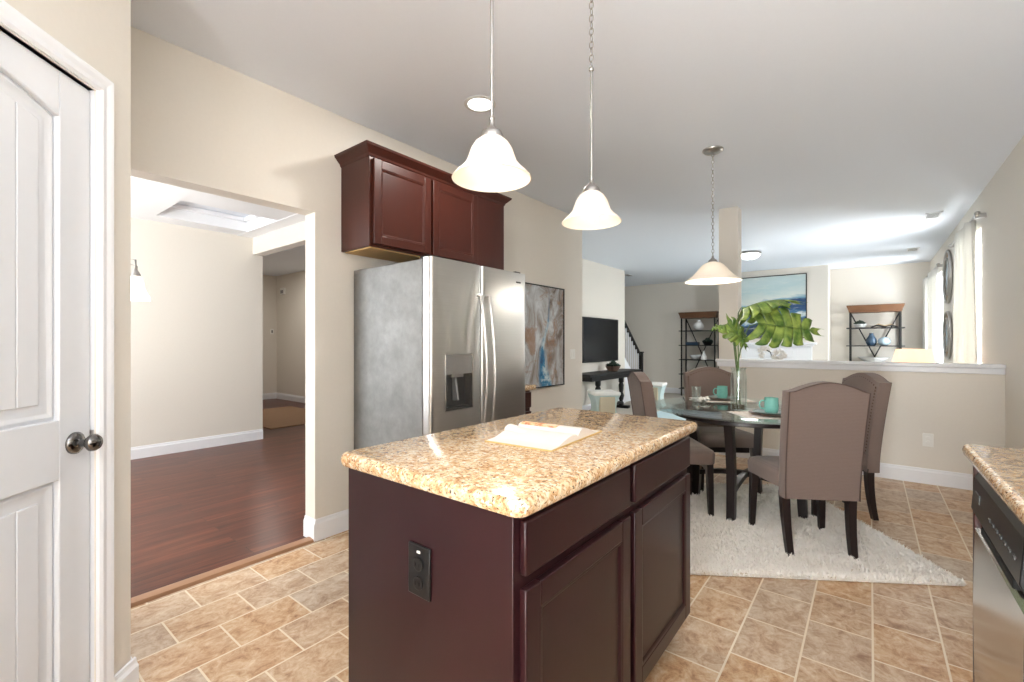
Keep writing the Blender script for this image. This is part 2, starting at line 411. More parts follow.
def dup(root, loc, rz, label, group=None):
    def cp(o, parent):
        c = o.copy(); C.objects.link(c); c.parent = parent
        for ch in [x for x in bpy.data.objects if x.parent == o and x != c]: cp(ch, c)
        return c
    r = cp(root, None); r.location = loc; r.rotation_euler = (0, 0, rz); r['label'] = label
    if group: r['group'] = group
    return r
def struct_box(name, a, mat, label=None, bevel=0): return struct(box(*a).build(name, mat, bevel=bevel), label)

# ------------------------------------------------------------------ shell
T = .12
struct_box('floor', (-2.75, .99, -2.72, 5.50, -.1, 0), 'tile', 'stone-look tile floor of the kitchen and breakfast area')
struct_box('floor_dining', (-10.6, -2.75, -1.62, 4.82, -.1, .004), 'planks', 'dark cherry plank floor of the dining room and foyer')
struct_box('floor_living', (-6.5, .99, 5.50, 11.42, -.1, 0), 'carpet', 'pale carpet of the living room')
struct_box('ceiling', (-10.6, .99, -2.72, 11.42, CEIL, CEIL+.1), 'ceil', 'flat pale grey ceiling')
# pantry: diagonal wall with the door, X+Y=-1.62, from (-2.038,.418)
K = math.sqrt(.5)
Rd = Matrix(((-K, K, 0, 0), (K, K, 0, 0), (0, 0, 1, 0), (0, 0, 0, 1)))   # local x runs up the wall to its corner, local y behind the wall is negative
O = Vector((-1.928, .308, 0))    # latch edge of the door on the wall face
XF = Matrix.Translation(O) @ Matrix(((-K, -K, 0, 0), (K, -K, 0, 0), (0, 0, 1, 0), (0, 0, 0, 1)))
# local: +x towards the outer corner, +y into the pantry (away from the camera), door spans x in [-.66,0]
DW = .66; DH = 2.045; E0 = .1556
m_ = MB()
m_.box(.0, E0, 0, .11, 0, CEIL).box(-DW, 0, 0, .11, DH, CEIL).box(-2.2, -DW, 0, .11, 0, CEIL)
struct(m_.build('wall_pantry', 'wall', xf=XF), 'diagonal cream wall around the pantry door')
struct_box('wall_pantry_side', (-2.74, -2.038+.0, .308, .418, 0, CEIL), 'wall')
# left wall X=-2.74 with the wide opening to the dining room (Y .30..1.468)
m_ = MB(); m_.box(-2.74-T, -2.74, 1.468, 4.84, 0, CEIL).box(-2.74-T, -2.74, -2.72, 1.468, 2.069, CEIL).box(-2.74-T, -2.74, -2.72, .30, 0, 2.069)
struct(m_.build('wall_left', 'wall'), 'long cream wall behind the refrigerator with the dining room opening')
struct_box('wall_left_return', (-4.0, -2.74-T, 4.72, 4.84, 0, CEIL), 'wall')
struct_box('wall_television', (-4.12, -4.0, 4.72, 8.84, 0, CEIL), 'wall', 'cream wall that carries the television')
# right wall with windows
def wall_with_holes(name, x0, x1, ya, yb, holes, mat='wall'):
    b = MB(); y = ya
    for (h0, h1, z0, z1) in holes:
        b.box(x0, x1, y, h0, 0, CEIL); b.box(x0, x1, h0, h1, 0, z0); b.box(x0, x1, h0, h1, z1, CEIL); y = h1
    b.box(x0, x1, y, yb, 0, CEIL)
    return struct(b.build(name, mat))
WN = (6.45, 7.80, .65, 2.40); WF = (9.45, 10.75, .65, 2.36); WS = (-1.4, .1, 1.08, 2.1)
wall_with_holes('wall_right', .87, .99, -2.72, 11.42, [WS, WN, WF])
struct_box('wall_far', (-6.5, .87, 11.30, 11.42, 0, CEIL), 'wall', 'shadowed far wall of the living room')
struct_box('wall_chimney', (-2.45, -.631, 10.55, 11.30, 0, CEIL), 'wall', 'projecting chimney breast with the seascape')
struct_box('wall_stairs', (-6.5, -6.38, 4.84, 11.30, 0, CEIL), 'wall')
struct_box('wall_stairs_near', (-6.38, -4.12, 4.84, 4.96, 0, CEIL), 'wall')
# back wall behind the camera with patio door
b = MB(); b.box(-2.74, -2.3, -2.72, -2.6, 0, CEIL).box(.35, .87, -2.72, -2.6, 0, CEIL).box(-2.3, .35, -2.72, -2.6, 2.15, CEIL)
struct(b.build('wall_back', 'wall'))
# dining room and foyer
struct_box('wall_dining_left', (-6.29, -6.17, -1.62, 2.60, 0, CEIL), 'wall', 'bright cream wall of the dining room')
b = MB(); b.box(-10.45, -6.29, 2.48, 2.60, 0, CEIL).box(-6.17, -4.1, 2.48, 2.60, 2.37, CEIL).box(-4.1, -2.86, 2.48, 2.60, 0, CEIL)
struct(b.build('wall_dining_right', 'wall'), 'cream wall and header between dining room and foyer')
b = MB(); b.box(-6.17, -5.6, -1.62, -1.5, 0, CEIL).box(-3.4, -2.86, -1.62, -1.5, 0, CEIL).box(-5.6, -3.4, -1.62, -1.5, 0, .6).box(-5.6, -3.4, -1.62, -1.5, 2.3, CEIL)
struct(b.build('wall_dining_front', 'wall'))
struct_box('wall_foyer_left', (-10.57, -10.45, 2.48, 4.82, 0, CEIL), 'wall')
struct_box('wall_foyer_far', (-10.45, -4.12, 4.70, 4.72, 0, CEIL), 'wall')
# half wall, cap, column
struct_box('wall_half', (-1.329, .87, 5.42, 5.54, 0, 1.02), 'wall', 'low cream wall between breakfast area and living room')
b = MB(); b.box(-1.36, .87, 5.385, 5.575, 1.035, 1.067).box(-1.345, .87, 5.402, 5.558, .985, 1.035)
struct(b.build('trim_1', 'trim', bevel=.006), 'white ledge capping the half wall')
struct_box('wall_column', (-1.329, -1.135, 5.42, 5.60, 1.067, CEIL), 'wall', 'square cream column standing on the half wall end')

def baseboard(name, p, q, nrm, h=.135, t=.014):
    # p,q floor points on the wall face, nrm points into the room
    p = Vector((p[0], p[1], 0)); q = Vector((q[0], q[1], 0)); n = Vector((nrm[0], nrm[1], 0)).normalized()
    prof = [(0, 0), (t, 0), (t, h-.03), (t*.55, h-.018), (t*.45, h-.004), (0, h)]
    rs = [[tuple(c+n*a+Vector((0, 0, z))) for a, z in prof] for c in (p, q)]
    return struct(MB().rings(rs).build(name, 'trim'))
baseboard('baseboard_left', (-2.74, 1.468), (-2.74, 4.84), (1, 0))
baseboard('baseboard_left_jamb', (-2.86, 1.468), (-2.726, 1.468), (0, -1))
baseboard('baseboard_half_wall', (-1.329, 5.42), (.87, 5.42), (0, -1))
baseboard('baseboard_right', (.87, 2.12), (.87, 5.42), (-1, 0))
baseboard('baseboard_television', (-4.0, 4.84), (-4.0, 8.84), (1, 0))
baseboard('baseboard_far', (-6.3, 11.30), (-2.45, 11.30), (0, -1))
baseboard('baseboard_far_right', (-.63, 11.30), (.87, 11.30), (0, -1))
baseboard('baseboard_dining', (-6.17, -1.5), (-6.17, 2.60), (1, 0))
baseboard('baseboard_foyer_far', (-10.45, 4.70), (-4.12, 4.70), (0, -1))
baseboard('baseboard_foyer_left', (-10.45, 2.60), (-10.45, 4.70), (1, 0))
c0 = XF @ Vector((.057, 0, 0)); c1 = XF @ Vector((E0, 0, 0))
baseboard('baseboard_pantry', (c0.x, c0.y), (c1.x-.006, c1.y+.012), (K, K))
baseboard('baseboard_pantry_side', (-2.04, .418), (-2.74, .418), (0, 1))
# threshold strip
b = MB(); prof = [(-2.80, .004), (-2.795, .016), (-2.775, .02), (-2.735, .016), (-2.725, 0), (-2.725, -.02), (-2.80, -.02)]
b.rings([[(x, y, z) for x, z in prof] for y in (.42, 1.468)])
struct(b.build('trim_2', 'threshold', smooth=True), 'wooden threshold strip between tile and plank floor')
# coffered dining ceiling: beams at z 2.58
b = MB(); xs = [(-6.17, -5.88), (-5.08, -4.55), (-3.75, -2.86)]; ys = [(-1.5, -1.2), (-.35, .10), (.96, 1.41), (2.30, 2.48)]
for x0, x1 in xs: b.box(x0, x1, -1.5, 2.48, 2.585, CEIL)
for y0, y1 in ys: b.box(-6.17, -2.86, y0, y1, 2.58, CEIL-.001)
struct(b.build('trim_3', 'trim'), 'white coffer beams across the dining room ceiling')
b = MB()
for rx0, rx1 in ((-5.88, -5.08), (-4.55, -3.75)):
    for ry0, ry1 in ((-1.2, -.35), (.10, .96), (1.41, 2.30)):
        for (x0, x1, y0, y1) in ((rx0, rx0+.05, ry0, ry1), (rx1-.05, rx1, ry0, ry1), (rx0, rx1, ry0, ry0+.05), (rx0, rx1, ry1-.05, ry1)):
            b.box(x0, x1, y0, y1, CEIL-.05, CEIL-.002)
struct(b.build('trim_4', 'trim', bevel=.01), 'small crown moulding inside the coffers')

# ------------------------------------------------------------------ pantry door
g = 0.004
b = MB(); b.box(-DW+g, -g, .028, .052, .01, DH-g)       # recessed field behind the frame
st = .115
def arch(x):  # underside of the top rail
    u = (x+DW/2)/(DW/2-st); return 1.905+.045*math.cos(max(-1, min(1, u))*PI/2)
b.box(-DW+g, -DW+st, .012, .03, .01, DH-g).box(-st, -g, .012, .03, .01, DH-g)
b.box(-DW+st, -st, .012, .03, .01, .24).box(-DW+st, -st, .012, .03, .845, 1.02)
N_ = 20
pts = [(-DW+st+(DW-2*st)*i/N_) for i in range(N_+1)]
b.prism([(x, arch(x)) for x in pts]+[(-st, DH-g), (-DW+st, DH-g)], .012, .03, 'y')
door = struct(b.build('door_1', 'doorp', bevel=.003, xf=XF), 'white two-panel arch-top pantry door with a nickel knob')
def panel(z0, ztopf, name):
    b = MB()
    # sloped moulding and raised plank field
    ins = [(0, .029), (.012, .022), (.022, .027), (.034, .027)]
    rs = []
    for d, y in ins:
        x0 = -DW+st+d; x1 = -st-d
        xs_ = [x0+(x1-x0)*i/N_ for i in range(N_+1)]
        top = [(x, y, ztopf(x)-d) for x in xs_]
        rs.append([(x0, y, z0+d)]+top+[(x1, y, z0+d)])
    b.rings(rs, caps=False)
    x0 = -DW+st+.05; x1 = -st-.05; nb = 5; wb = (x1-x0)/nb
    for i in range(nb):
        a0 = x0+i*wb+.0015; a1 = x0+(i+1)*wb-.0015
        q = [a0, (a0+a1)/2, a1]
        b.prism([(a0, z0+.05)]+[(x, ztopf(x)-.05) for x in q]+[(a1, z0+.05)], .0235, .03, 'y')
    b.build(name, 'doorp', door, bevel=.002, xf=XF)
panel(1.02, arch, 'door_panel'); panel(.24, lambda x: .845, 'door_panel')
b = MB(); kx, kz = -.063, .942
b.lathe([(.033, 0), (.033, .006), (.026, .012), (.012, .016), (.011, .034), (.018, .038), (.026, .048), (.026, .056), (.020, .065), (.006, .069)], n=28)
Rk = Matrix.Translation((kx, .012, kz)) @ Matrix.Rotation(PI/2, 4, 'X')
b.build('door_knob', 'steel_knob', door, smooth=60, xf=XF @ Rk)
box(-.003, .012, .004, .016, .915, .97).build('strike_plate', 'nickel', door, xf=XF)
# casing
b = MB()
cp = [(0, 0), (0, -.010), (.010, -.015), (.026, -.013), (.040, -.016), (.052, -.017), (.055, -.015), (.055, 0)]
def casing_ring(path):
    # path: list of (x,z, nx,nz) inner edge points with mitre direction
    return [[(x+a*nx, y, z+a*nz) for a, y in cp] for x, z, nx, nz in path]
b.rings(casing_ring([(.002, 0, 1, 0), (.002, DH+.002, 1, 1), (-DW-.002, DH+.002, -1, 1), (-DW-.002, 0, -1, 0)]))
struct(b.build('trim_5', 'trim', xf=XF), 'white moulded casing around the pantry door')
b = MB(); b.box(-.001, .003, .003, .11, 0, DH+.003).box(-DW-.003, -DW+.001, .003, .11, 0, DH+.003).box(-DW, 0, .003, .11, DH, DH+.004).box(-DW, 0, .06, .10, 0, DH)
struct(b.build('trim_6', 'doorp', xf=XF), 'jamb of the pantry door')

# ------------------------------------------------------------------ windows
def window(name, y0, y1, z0, z1):
    b = MB(); f = .05
    b.box(.90, .96, y0, y0+f, z0, z1).box(.90, .96, y1-f, y1, z0, z1).box(.90, .96, y0+f, y1-f, z0, z0+f).box(.90, .96, y0+f, y1-f, z1-f, z1)
    b.box(.905, .955, y0+f, y1-f, (z0+z1)/2-.02, (z0+z1)/2+.02)
    if y1-y0 > 1.3: b.box(.90, .96, (y0+y1)/2-.04, (y0+y1)/2+.04, z0+f, z1-f)
    o = struct(b.build(name, 'trim', bevel=.003))
    box(.928, .932, y0+f*.8, y1-f*.8, z0+f*.8, z1-f*.8).build('window_glass', 'winglass', o)
    box(.84, .90, y0-.02, y1+.02, z0-.025, z0).build('window_sill', 'trim', o, bevel=.004)
    return o
window('window_1', *WN); window('window_2', *WF); window('window_3', *WS)
b = MB()
for x0, x1 in ((-2.3, -.975), (-.975, .35)):
    b.box(x0, x0+.07, -2.69, -2.64, 0, 2.15).box(x1-.07, x1, -2.69, -2.64, 0, 2.15).box(x0+.07, x1-.07, -2.69, -2.64, 0, .1).box(x0+.07, x1-.07, -2.69, -2.64, 2.06, 2.15)
pd = struct(b.build('door_2', 'trim', bevel=.003)); box(-2.24, .29, -2.667, -2.663, .1, 2.06).build('door_glass', 'winglass', pd)
b = MB(); b.box(-5.6, -5.52, -1.58, -1.53, .6, 2.3).box(-3.48, -3.4, -1.58, -1.53, .6, 2.3).box(-4.54, -4.46, -1.58, -1.53, .6, 2.3).box(-5.6, -3.4, -1.58, -1.53, .6, .66).box(-5.6, -3.4, -1.58, -1.53, 2.24, 2.3)
wd = struct(b.build('window_4', 'trim')); box(-5.53, -3.47, -1.557, -1.553, .65, 2.25).build('window_glass', 'winglass', wd)

# ------------------------------------------------------------------ kitchen island
def shaker(y0, y1, z0, z1, xb, xf_, fr=.058):
    """door in a plane X=const; frame with a recessed panel and inner bead; xb back, xf_ front"""
    b = MB(); s = 1 if xf_ > xb else -1; xp = xf_-s*.009
    b.box(xb, xf_, y0, y0+fr, z0, z1).box(xb, xf_, y1-fr, y1, z0, z1).box(xb, xf_, y0+fr, y1-fr, z0, z0+fr).box(xb, xf_, y0+fr, y1-fr, z1-fr, z1)
    b.box(xb, xp, y0+fr, y1-fr, z0+fr, z1-fr)
    rs = []
    for d, x in ((0, xf_-s*.001), (.008, xf_-s*.003), (.014, xp+s*.0005)):
        a0, a1, c0_, c1_ = y0+fr+d, y1-fr-d, z0+fr+d, z1-fr-d
        rs.append([(x, a0, c0_), (x, a1, c0_), (x, a1, c1_), (x, a0, c1_)])
    b.rings(rs, caps=False); return b
IX0, IX1, IY0, IY1 = -1.238, -.604, .768, 1.955
isl = thing('kitchen_island', 'dark mahogany kitchen island base with drawers and doors, under beige granite', 'kitchen island', (-.92, 1.36, 0))
def rel(o, root): o.location = -Vector(root.location); return o
b = MB(); b.box(IX0, IX1, IY0, IY1, .10, .874).box(IX0+.07, IX1-.07, IY0+.0, IY1-.0, 0.0, .10)
rel(b.build('body', 'espresso', isl, bevel=.002), isl)
for (y0, y1) in ((.790, 1.338), (1.372, 1.935)):
    rel(box(IX1, IX1+.019, y0, y1, .735, .857).build('drawer_front', 'espresso', isl, bevel=.005), isl)
    rel(shaker(y0, y1, .125, .705, IX1, IX1+.019).build('cabinet_door', 'espresso', isl, bevel=.003), isl)
# granite slab
def slab(x0, x1, y0, y1, r=.04, z0=.876, z1=.914):
    b = MB(); rs = []
    for d, z in ((.004, z0), (0, z0+.006), (-.003, (z0+z1)/2), (0, z1-.008), (.004, z1-.003), (.010, z1)):
        ring = []
        for cx, cy, a0 in ((x1-r, y1-r, 0), (x0+r, y1-r, 90), (x0+r, y0+r, 180), (x1-r, y0+r, 270)):
            for i in range(7):
                a = math.radians(a0+i*15); ring.append((cx+(r-d)*math.cos(a), cy+(r-d)*math.sin(a), z))
        rs.append(ring)
    return b.rings(rs)
tag(slab(-1.264, -.568, .748, 1.99, r=.032).build('island_countertop', 'granite', smooth=50), 'beige speckled granite slab on top of the dark kitchen island', 'countertop')
# outlet on island end
o = thing('wall_outlet', 'dark outlet plate on the end panel of the island', 'outlet', (-.906, .768, .661))
box(-.042, .042, -.007, 0, -.066, .066).build('cover_plate', 'black', o, bevel=.003)
for dz in (.024, -.024):
    f = MB().lathe([(.017, 0), (.017, .004), (.015, .005)], n=20).build('socket', 'iron', o, xf=Matrix.Translation((0, -.006, dz-.006)) @ Matrix.Rotation(PI/2, 4, 'X'))
    bb = MB(); bb.box(-.008, -.006, -.0125, -.0115, dz-.004-.006, dz+.004-.006).box(.006, .008, -.0125, -.0115, dz-.004-.006, dz+.004-.006)
    bb.build('slot', 'blackgap', f)
box(-.006, .006, -.0085, -.006, .046, .052).build('indicator', 'white_pl', o)

# open book
bk = thing('open_book', 'open illustrated book lying flat on the island countertop', 'book', (-.90, 1.335, .914), math.radians(4))
def page_profile(w, n=14, h=.02):
    out = []
    for i in range(n+1):
        t = i/n; out.append((t*w, h*(math.sin(PI*min(1, t*1.35)**.6)*.8 if t*1.35 < 1 else 0)+.010*(1-t)+.004))
    return out
bw = .185; bh = .125
box(-bh-.004, bh+.004, -bw-.006, bw+.006, .0005, .0035).build('cover', 'yellow', bk)
for sgn, nm in ((-1, 'pages'), (1, 'pages')):
    pr = page_profile(bw, h=.030 if sgn > 0 else .018)
    poly = [(sgn*y, z) for y, z in pr]+[(sgn*bw, .0035), (0, .0035)]
    MB().rings([[(x, y, z) for y, z in poly] for x in (-bh, bh)]).build(nm, 'paper', bk, smooth=50)
pr = page_profile(bw, h=.030)
MB().rings([[(x, y, z+.0008) for y, z in pr[1:-3]]+[(x, y, z+.0003) for y, z in reversed(pr[1:-3])] for x in (-bh*.97, bh*.25)]).build('picture_page', 'picpage', bk, smooth=50)
b = MB(); rs = []      # curled top leaf
cur = [(-.004, .012), (-.02, .020), (-.04, .026), (-.06, .026), (-.075, .020), (-.082, .012)]
for x in (-bh, -bh+.05, -bh+.10): 
    k = 1-(x+bh)/.16; rs.append([(x, y, .012+(z)*k) for y, z in cur]+[(x, y, .012+(z)*k-.0008) for y, z in reversed(cur)])
b.rings(rs).build('curled_page', 'paper', bk, smooth=50)

# ------------------------------------------------------------------ right counter run
cab = thing('base_cabinet', 'dark wood end panel and cabinet carrying the right-hand countertop', 'cabinet', (.57, 1.5, 0))
b = MB(); b.box(.272, .862, 2.062, 2.082, 0, .874).box(.262, .30, 2.058, 2.084, .0, .874).box(.862, .869, -.6, 2.08, 0, .874).box(.29, .862, -.6, 1.44, .1, .874).box(.35, .862, -.6, 2.06, 0, .09)
rel(b.build('body', 'cherry', cab, bevel=.002), cab)
for y0, y1 in ((.86, 1.42), (.28, .84), (-.3, .26)):
    rel(box(.29, .271, y0, y1, .735, .857).build('drawer_front', 'espresso', cab, bevel=.004), cab)
    rel(shaker(y0, y1, .125, .705, .29, .271).build('cabinet_door', 'espresso', cab, bevel=.003), cab)
tag(slab(.240, .868, -.6, 2.104, r=.02).build('side_countertop', 'granite', smooth=50), 'beige granite countertop above the dishwasher at the right edge', 'countertop')
dw = thing('dishwasher', 'stainless dishwasher with black control strip under the right counter', 'dishwasher', (.56, 1.75, 0))
rel(box(.30, .85, 1.452, 2.052, .10, .865).build('body', 'black', dw), dw)
b = MB(); b.rings([[(x, y, z) for x, z in ((.30, .11), (.270, .11), (.262, .13), (.258, .40), (.262, .655), (.275, .665), (.30, .665))] for y in (1.455, 2.05)])
rel(b.build('door', 'steel2', dw, smooth=30), dw)
b = MB(); b.rings([[(x, y, z) for x, z in ((.30, .69), (.262, .70), (.254, .72), (.262, .82), (.275, .838), (.30, .838))] for y in (1.455, 2.05)])
cp_ = rel(b.build('control_panel', 'black', dw, smooth=30, bevel=.002), dw)
b = MB(); b.box(.262, .30, 1.56, 1.95, .668, .69)
rel(b.build('pocket_handle', 'blackgap', dw, bevel=.003), dw)
b = MB()
for i in range(7): box(.2545, .262, 1.50+i*.045, 1.520+i*.045, .757, .764).build('button', 'btn', cp_)
box(.2555, .262, 1.93, 2.0, .76, .785).build('display', M['dgrey'], cp_)

# ------------------------------------------------------------------ refrigerator
fr = thing('refrigerator', 'stainless side-by-side refrigerator with ice dispenser against the cream wall', 'refrigerator', (-2.32, 2.16, 0))
FY0, FY1 = 1.71, 2.61
rel(box(-2.70, -2.008, FY0+.003, FY1-.003, .02, 1.728).build('body', 'side', fr, bevel=.006), fr)
rel(box(-2.008, -1.996, FY0+.012, FY1-.012, .05, 1.718).build('gasket', 'blackgap', fr), fr)
def fdoor(y0, y1, z0, z1):
    r = .022; pts = []
    xb, xf_ = -1.996, -1.932
    pts.append((xb, y0)); 
    for i in range(6):
        a = PI+ i*PI/2/5 - PI/2*0
        pts.append((xf_-r+r*math.sin(i*PI/10), y0+r-r*math.cos(i*PI/10)))
    n = 8
    for i in range(1, n):
        t = i/n; pts.append((xf_+.0005*math.sin(PI*t), y0+r+(y1-y0-2*r)*t))
    for i in range(6):
        pts.append((xf_-r+r*math.cos(i*PI/10), y1-r+r*math.sin(i*PI/10)))
    pts.append((xb, y1))
    return pts
def fridge_door(y0, y1, z0, z1, hole=None):
    pts = fdoor(y0, y1, z0, z1); b = MB()
    if not hole: return b.rings([[(x, y, z) for x, y in pts] for z in (z0, z1)])
    h0, h1, hz0, hz1 = hole
    b.rings([[(x, y, z) for x, y in pts] for z in (z0, hz0)])
    b.rings([[(x, y, z) for x, y in pts] for z in (hz1, z1)])
    def xat(yy):
        for (xa, ya), (xc, yc) in zip(pts, pts[1:]):
            if ya <= yy <= yc and xa > -1.99 and yc > ya: return xa+(xc-xa)*(yy-ya)/(yc-ya)
        return -1.93
    L_ = [p for p in pts if p[1] < h0]+[(xat(h0), h0), (-1.996, h0)]
    R_ = [(-1.996, h1), (xat(h1), h1)]+[p for p in pts if p[1] > h1]
    b.rings([[(x, y, z) for x, y in L_] for z in (hz0, hz1)]); b.rings([[(x, y, z) for x, y in R_] for z in (hz0, hz1)])
    return b
D = (1.822, 2.042, .85, 1.175)
d1 = rel(fridge_door(FY0, 2.133, .09, 1.735, D).build('door', 'steel', fr, smooth=35), fr)
d2 = rel(fridge_door(2.141, FY1, .09, 1.735).build('door', 'steel', fr, smooth=35), fr)
box(-1.99, -1.929, D[0], D[1], 1.06, 1.173).build('dispenser_panel', 'lgrey', d1, bevel=.002)
b = MB(); b.box(-1.995, -1.985, D[0], D[1], D[2], 1.06).box(-1.985, -1.926, D[0], D[0]+.006, D[2], 1.06).box(-1.985, -1.926, D[1]-.006, D[1], D[2], 1.06).box(-1.985, -1.922, D[0], D[1], D[2], D[2]+.012)
b.build('dispenser_recess', 'dgrey', d1)
b = MB(); b.box(-1.98, -1.94, 1.88, 1.98, 1.04, 1.06).taper((-1.97, 1.93, 1.04), (-1.955, 1.93, .90), .03, .012, .05, .010)
b.build('paddle', 'lgrey', d1, bevel=.002)
b = MB(); b.tube([(-1.926, D[0]-.004, D[2]-.004), (-1.926, D[1]+.004, D[2]-.004), (-1.926, D[1]+.004, D[3]+.004), (-1.926, D[0]-.004, D[3]+.004)], .003, 6, closed=True)
b.build('dispenser_trim', 'nickel', d1)
for yy, dd, sg in ((2.098, d1, -1), (2.176, d2, 1)):
    pth = [(-1.935, yy, 1.545), (-1.90, yy, 1.54)]+[(-1.90+.045*math.sin(PI*t/12), yy+sg*.0-.012*sg*0, 1.54-.99*t/12) for t in range(1, 12)]+[(-1.90, yy, .55), (-1.935, yy, .545)]
    MB().tube(pth, .0115, 12).build('handle', 'steel', dd, smooth=60)
for hy in (1.74, 2.52): rel(box(-2.06, -1.96, hy, hy+.06, 1.728, 1.75).build('hinge_cover', 'iron', fr, bevel=.004), fr)
rel(box(-2.64, -1.97, FY0+.02, FY1-.02, 0.0, .085).build('base_grille', 'black', fr), fr)
box(-1.928, -1.9245, 2.485, 2.535, 1.662, 1.672).build('badge', 'dgrey', d2)

# upper cabinet
uc = thing('wall_cabinet', 'dark cherry wall cabinet with crown moulding hung above the refrigerator', 'cabinet', (-2.57, 2.3, 1.84))
b = MB(); b.box(-2.738, -2.425, 1.646, 2.955, 1.845, 2.42)
rel(b.build('body', 'cherry', uc, bevel=.002), uc)
rel(box(-2.72, -2.44, 1.665, 2.94, 1.838, 1.846).build('underside', 'kraft', uc), uc)
rel(box(-2.43, -2.4245, 2.62, 2.957, 1.84, 2.40).build('filler_panel', 'cherry', uc), uc)
for y0, y1 in ((1.668, 2.128), (2.150, 2.612)):
    rel(shaker(y0, y1, 1.862, 2.392, -2.424, -2.402, .055).build('cabinet_door', 'cherry', uc, bevel=.003), uc)
cr = [(0, 0), (.006, .004), (.010, .018), (.026, .034), (.040, .050), (.046, .054), (.050, .068), (.0, .068)]
rs = []
for (x, y, nx, ny) in ((-2.738, 1.646, 0, -1), (-2.425, 1.646, 1, -1), (-2.425, 2.957, 1, 1), (-2.738, 2.957, 0, 1)):
    rs.append([(x+a*nx, y+a*ny, 2.40+z) for a, z in cr])
rel(MB().rings(rs).build('crown_moulding', 'cherry', uc), uc)
bc = thing('corner_cabinet', 'narrow cherry base cabinet tucked beyond the refrigerator', 'cabinet', (-2.42, 2.83, 0))
b = MB(); b.box(-2.738, -2.13, 2.73, 2.925, .1, .874).box(-2.738, -2.19, 2.73, 2.925, 0, .1); rel(b.build('body', 'cherry', bc, bevel=.002), bc)
rel(shaker(2.735, 2.92, .125, .705, -2.13, -2.111, .045).build('cabinet_door', 'cherry', bc, bevel=.002), bc)
rel(box(-2.13, -2.111, 2.735, 2.92, .735, .857).build('drawer_front', 'cherry', bc, bevel=.003), bc)
tag(slab(-2.735, -2.085, 2.722, 2.955, r=.015).build('short_countertop', 'granite', smooth=50), 'short granite countertop piece beyond the refrigerator', 'countertop')

# painting on the left wall
pa = thing('wall_painting', 'abstract grey and rust canvas with a blue streak, thin black frame', 'painting', (-2.74, 3.95, 1.31))
rel(box(-2.736, -2.712, 3.508, 4.365, .786, 1.842).build('canvas', 'abstract', pa), pa)
b = MB(); b.box(-2.738, -2.704, 3.495, 3.508, .775, 1.853).box(-2.738, -2.704, 4.365, 4.378, .775, 1.853).box(-2.738, -2.704, 3.508, 4.365, .775, .786).box(-2.738, -2.704, 3.508, 4.365, 1.842, 1.853)
rel(b.build('frame', 'iron', pa), pa)
sw = thing('light_switch', 'white double light switch on the cream wall past the abstract painting', 'light switch', (-2.74, 4.61, 1.115))
box(0, .006, -.057, .057, -.057, .057).build('cover_plate', 'white_pl', sw, bevel=.002)
for dy in (-.023, .023): box(.006, .011, dy-.008, dy+.008, -.03, .03).build('rocker', 'white_pl', sw, bevel=.002)
ol = thing('wall_outlet', 'white outlet plate low on the half wall', 'outlet', (.402, 5.42, .388))
box(-.036, .036, -.006, 0, -.058, .058).build('cover_plate', 'white_pl', ol, bevel=.002)
for dx, dz in ((0, .02), (0, -.02)):
    MB().lathe([(.015, 0), (.015, .003), (.013, .004)], n=16).build('socket', 'white_pl', ol, xf=Matrix.Translation((dx, -.006, dz)) @ Matrix.Rotation(PI/2, 4, 'X'))

# ------------------------------------------------------------------ pendants
def bell(prof, th=.004):
    inner = [(max(r-th, .004), z) for r, z in prof]
    return prof, inner
def chain(b, x, y, z0, z1, link=.034, r=.0022, w=.009):
    n = max(2, int((z1-z0)/(link*.78))); step = (z1-z0)/n
    for i in range(n):
        zc = z0+step*(i+.5); h = step*.62
        pts = []
        for k in range(10):
            a = 2*PI*k/10; u = w*math.cos(a); v = h*math.sin(a)
            pts.append((x+(u if i % 2 else 0), y+(0 if i % 2 else u), zc+v))
        b.tube(pts, r, 5, closed=True)
def pendant(name, label, x, y, zr, R, hgt, kind, power, group=None):
    t = thing(name, label, 'pendant lamp', (x, y, 0), 0, group)
    P1 = [(1, 0), (.985, .03), (.90, .12), (.76, .24), (.64, .38), (.575, .55), (.52, .70), (.42, .85), (.28, .96), (.2, 1.0)]
    P2 = [(1, 0), (.98, .03), (.86, .15), (.72, .30), (.60, .48), (.50, .66), (.38, .84), (.26, .95), (.16, 1.0)]
    P = P1 if kind == 'bell' else P2
    outer = [(r*R, zr+z*hgt) for r, z in P]; inner = [(max(r*R-.004, .004), zr+z*hgt-.001) for r, z in P]
    n = 48; rs = [[(r*math.cos(2*PI*j/n), r*math.sin(2*PI*j/n), z) for j in range(n)] for r, z in outer+list(reversed(inner))]
    MB().rings(rs, caps=False, closed=True).build('glass_shade', 'shade', t, smooth=60)
    zt = zr+hgt
    MB().lathe([(.034, -.012), (.036, .0), (.03, .014), (.016, .024), (.008, .034), (.008, .05)], (0, 0, zt), 24).build('shade_holder', 'nickel', t, smooth=50)
    MB().sphere((0, 0, zr+hgt*.36), .032 if kind == 'bell' else .034, 20, 12, (1, 1, 1.15)).build('bulb', 'bulb', t, smooth=180)
    MB().cyl((0, 0, zr+hgt*.36+.034), .014, hgt*.64-.04, 16).build('socket', 'white_pl', t, smooth=50)
    MB().lathe([(.062, 0), (.062, -.006), (.05, -.018), (.012, -.026)] if kind == 'bell' else [(.075, 0), (.075, -.008), (.06, -.022), (.012, -.032)], (0, 0, CEIL-.0005), 32).build('canopy', 'nickel', t, smooth=50)
    return t, zt+.05
t, z = pendant('pendant_lamp', 'nickel rod pendant with lit bell glass shade, nearer one above the island', -.90, 1.04, 1.742, .121, .128, 'bell', 4, 'pendants over the island')
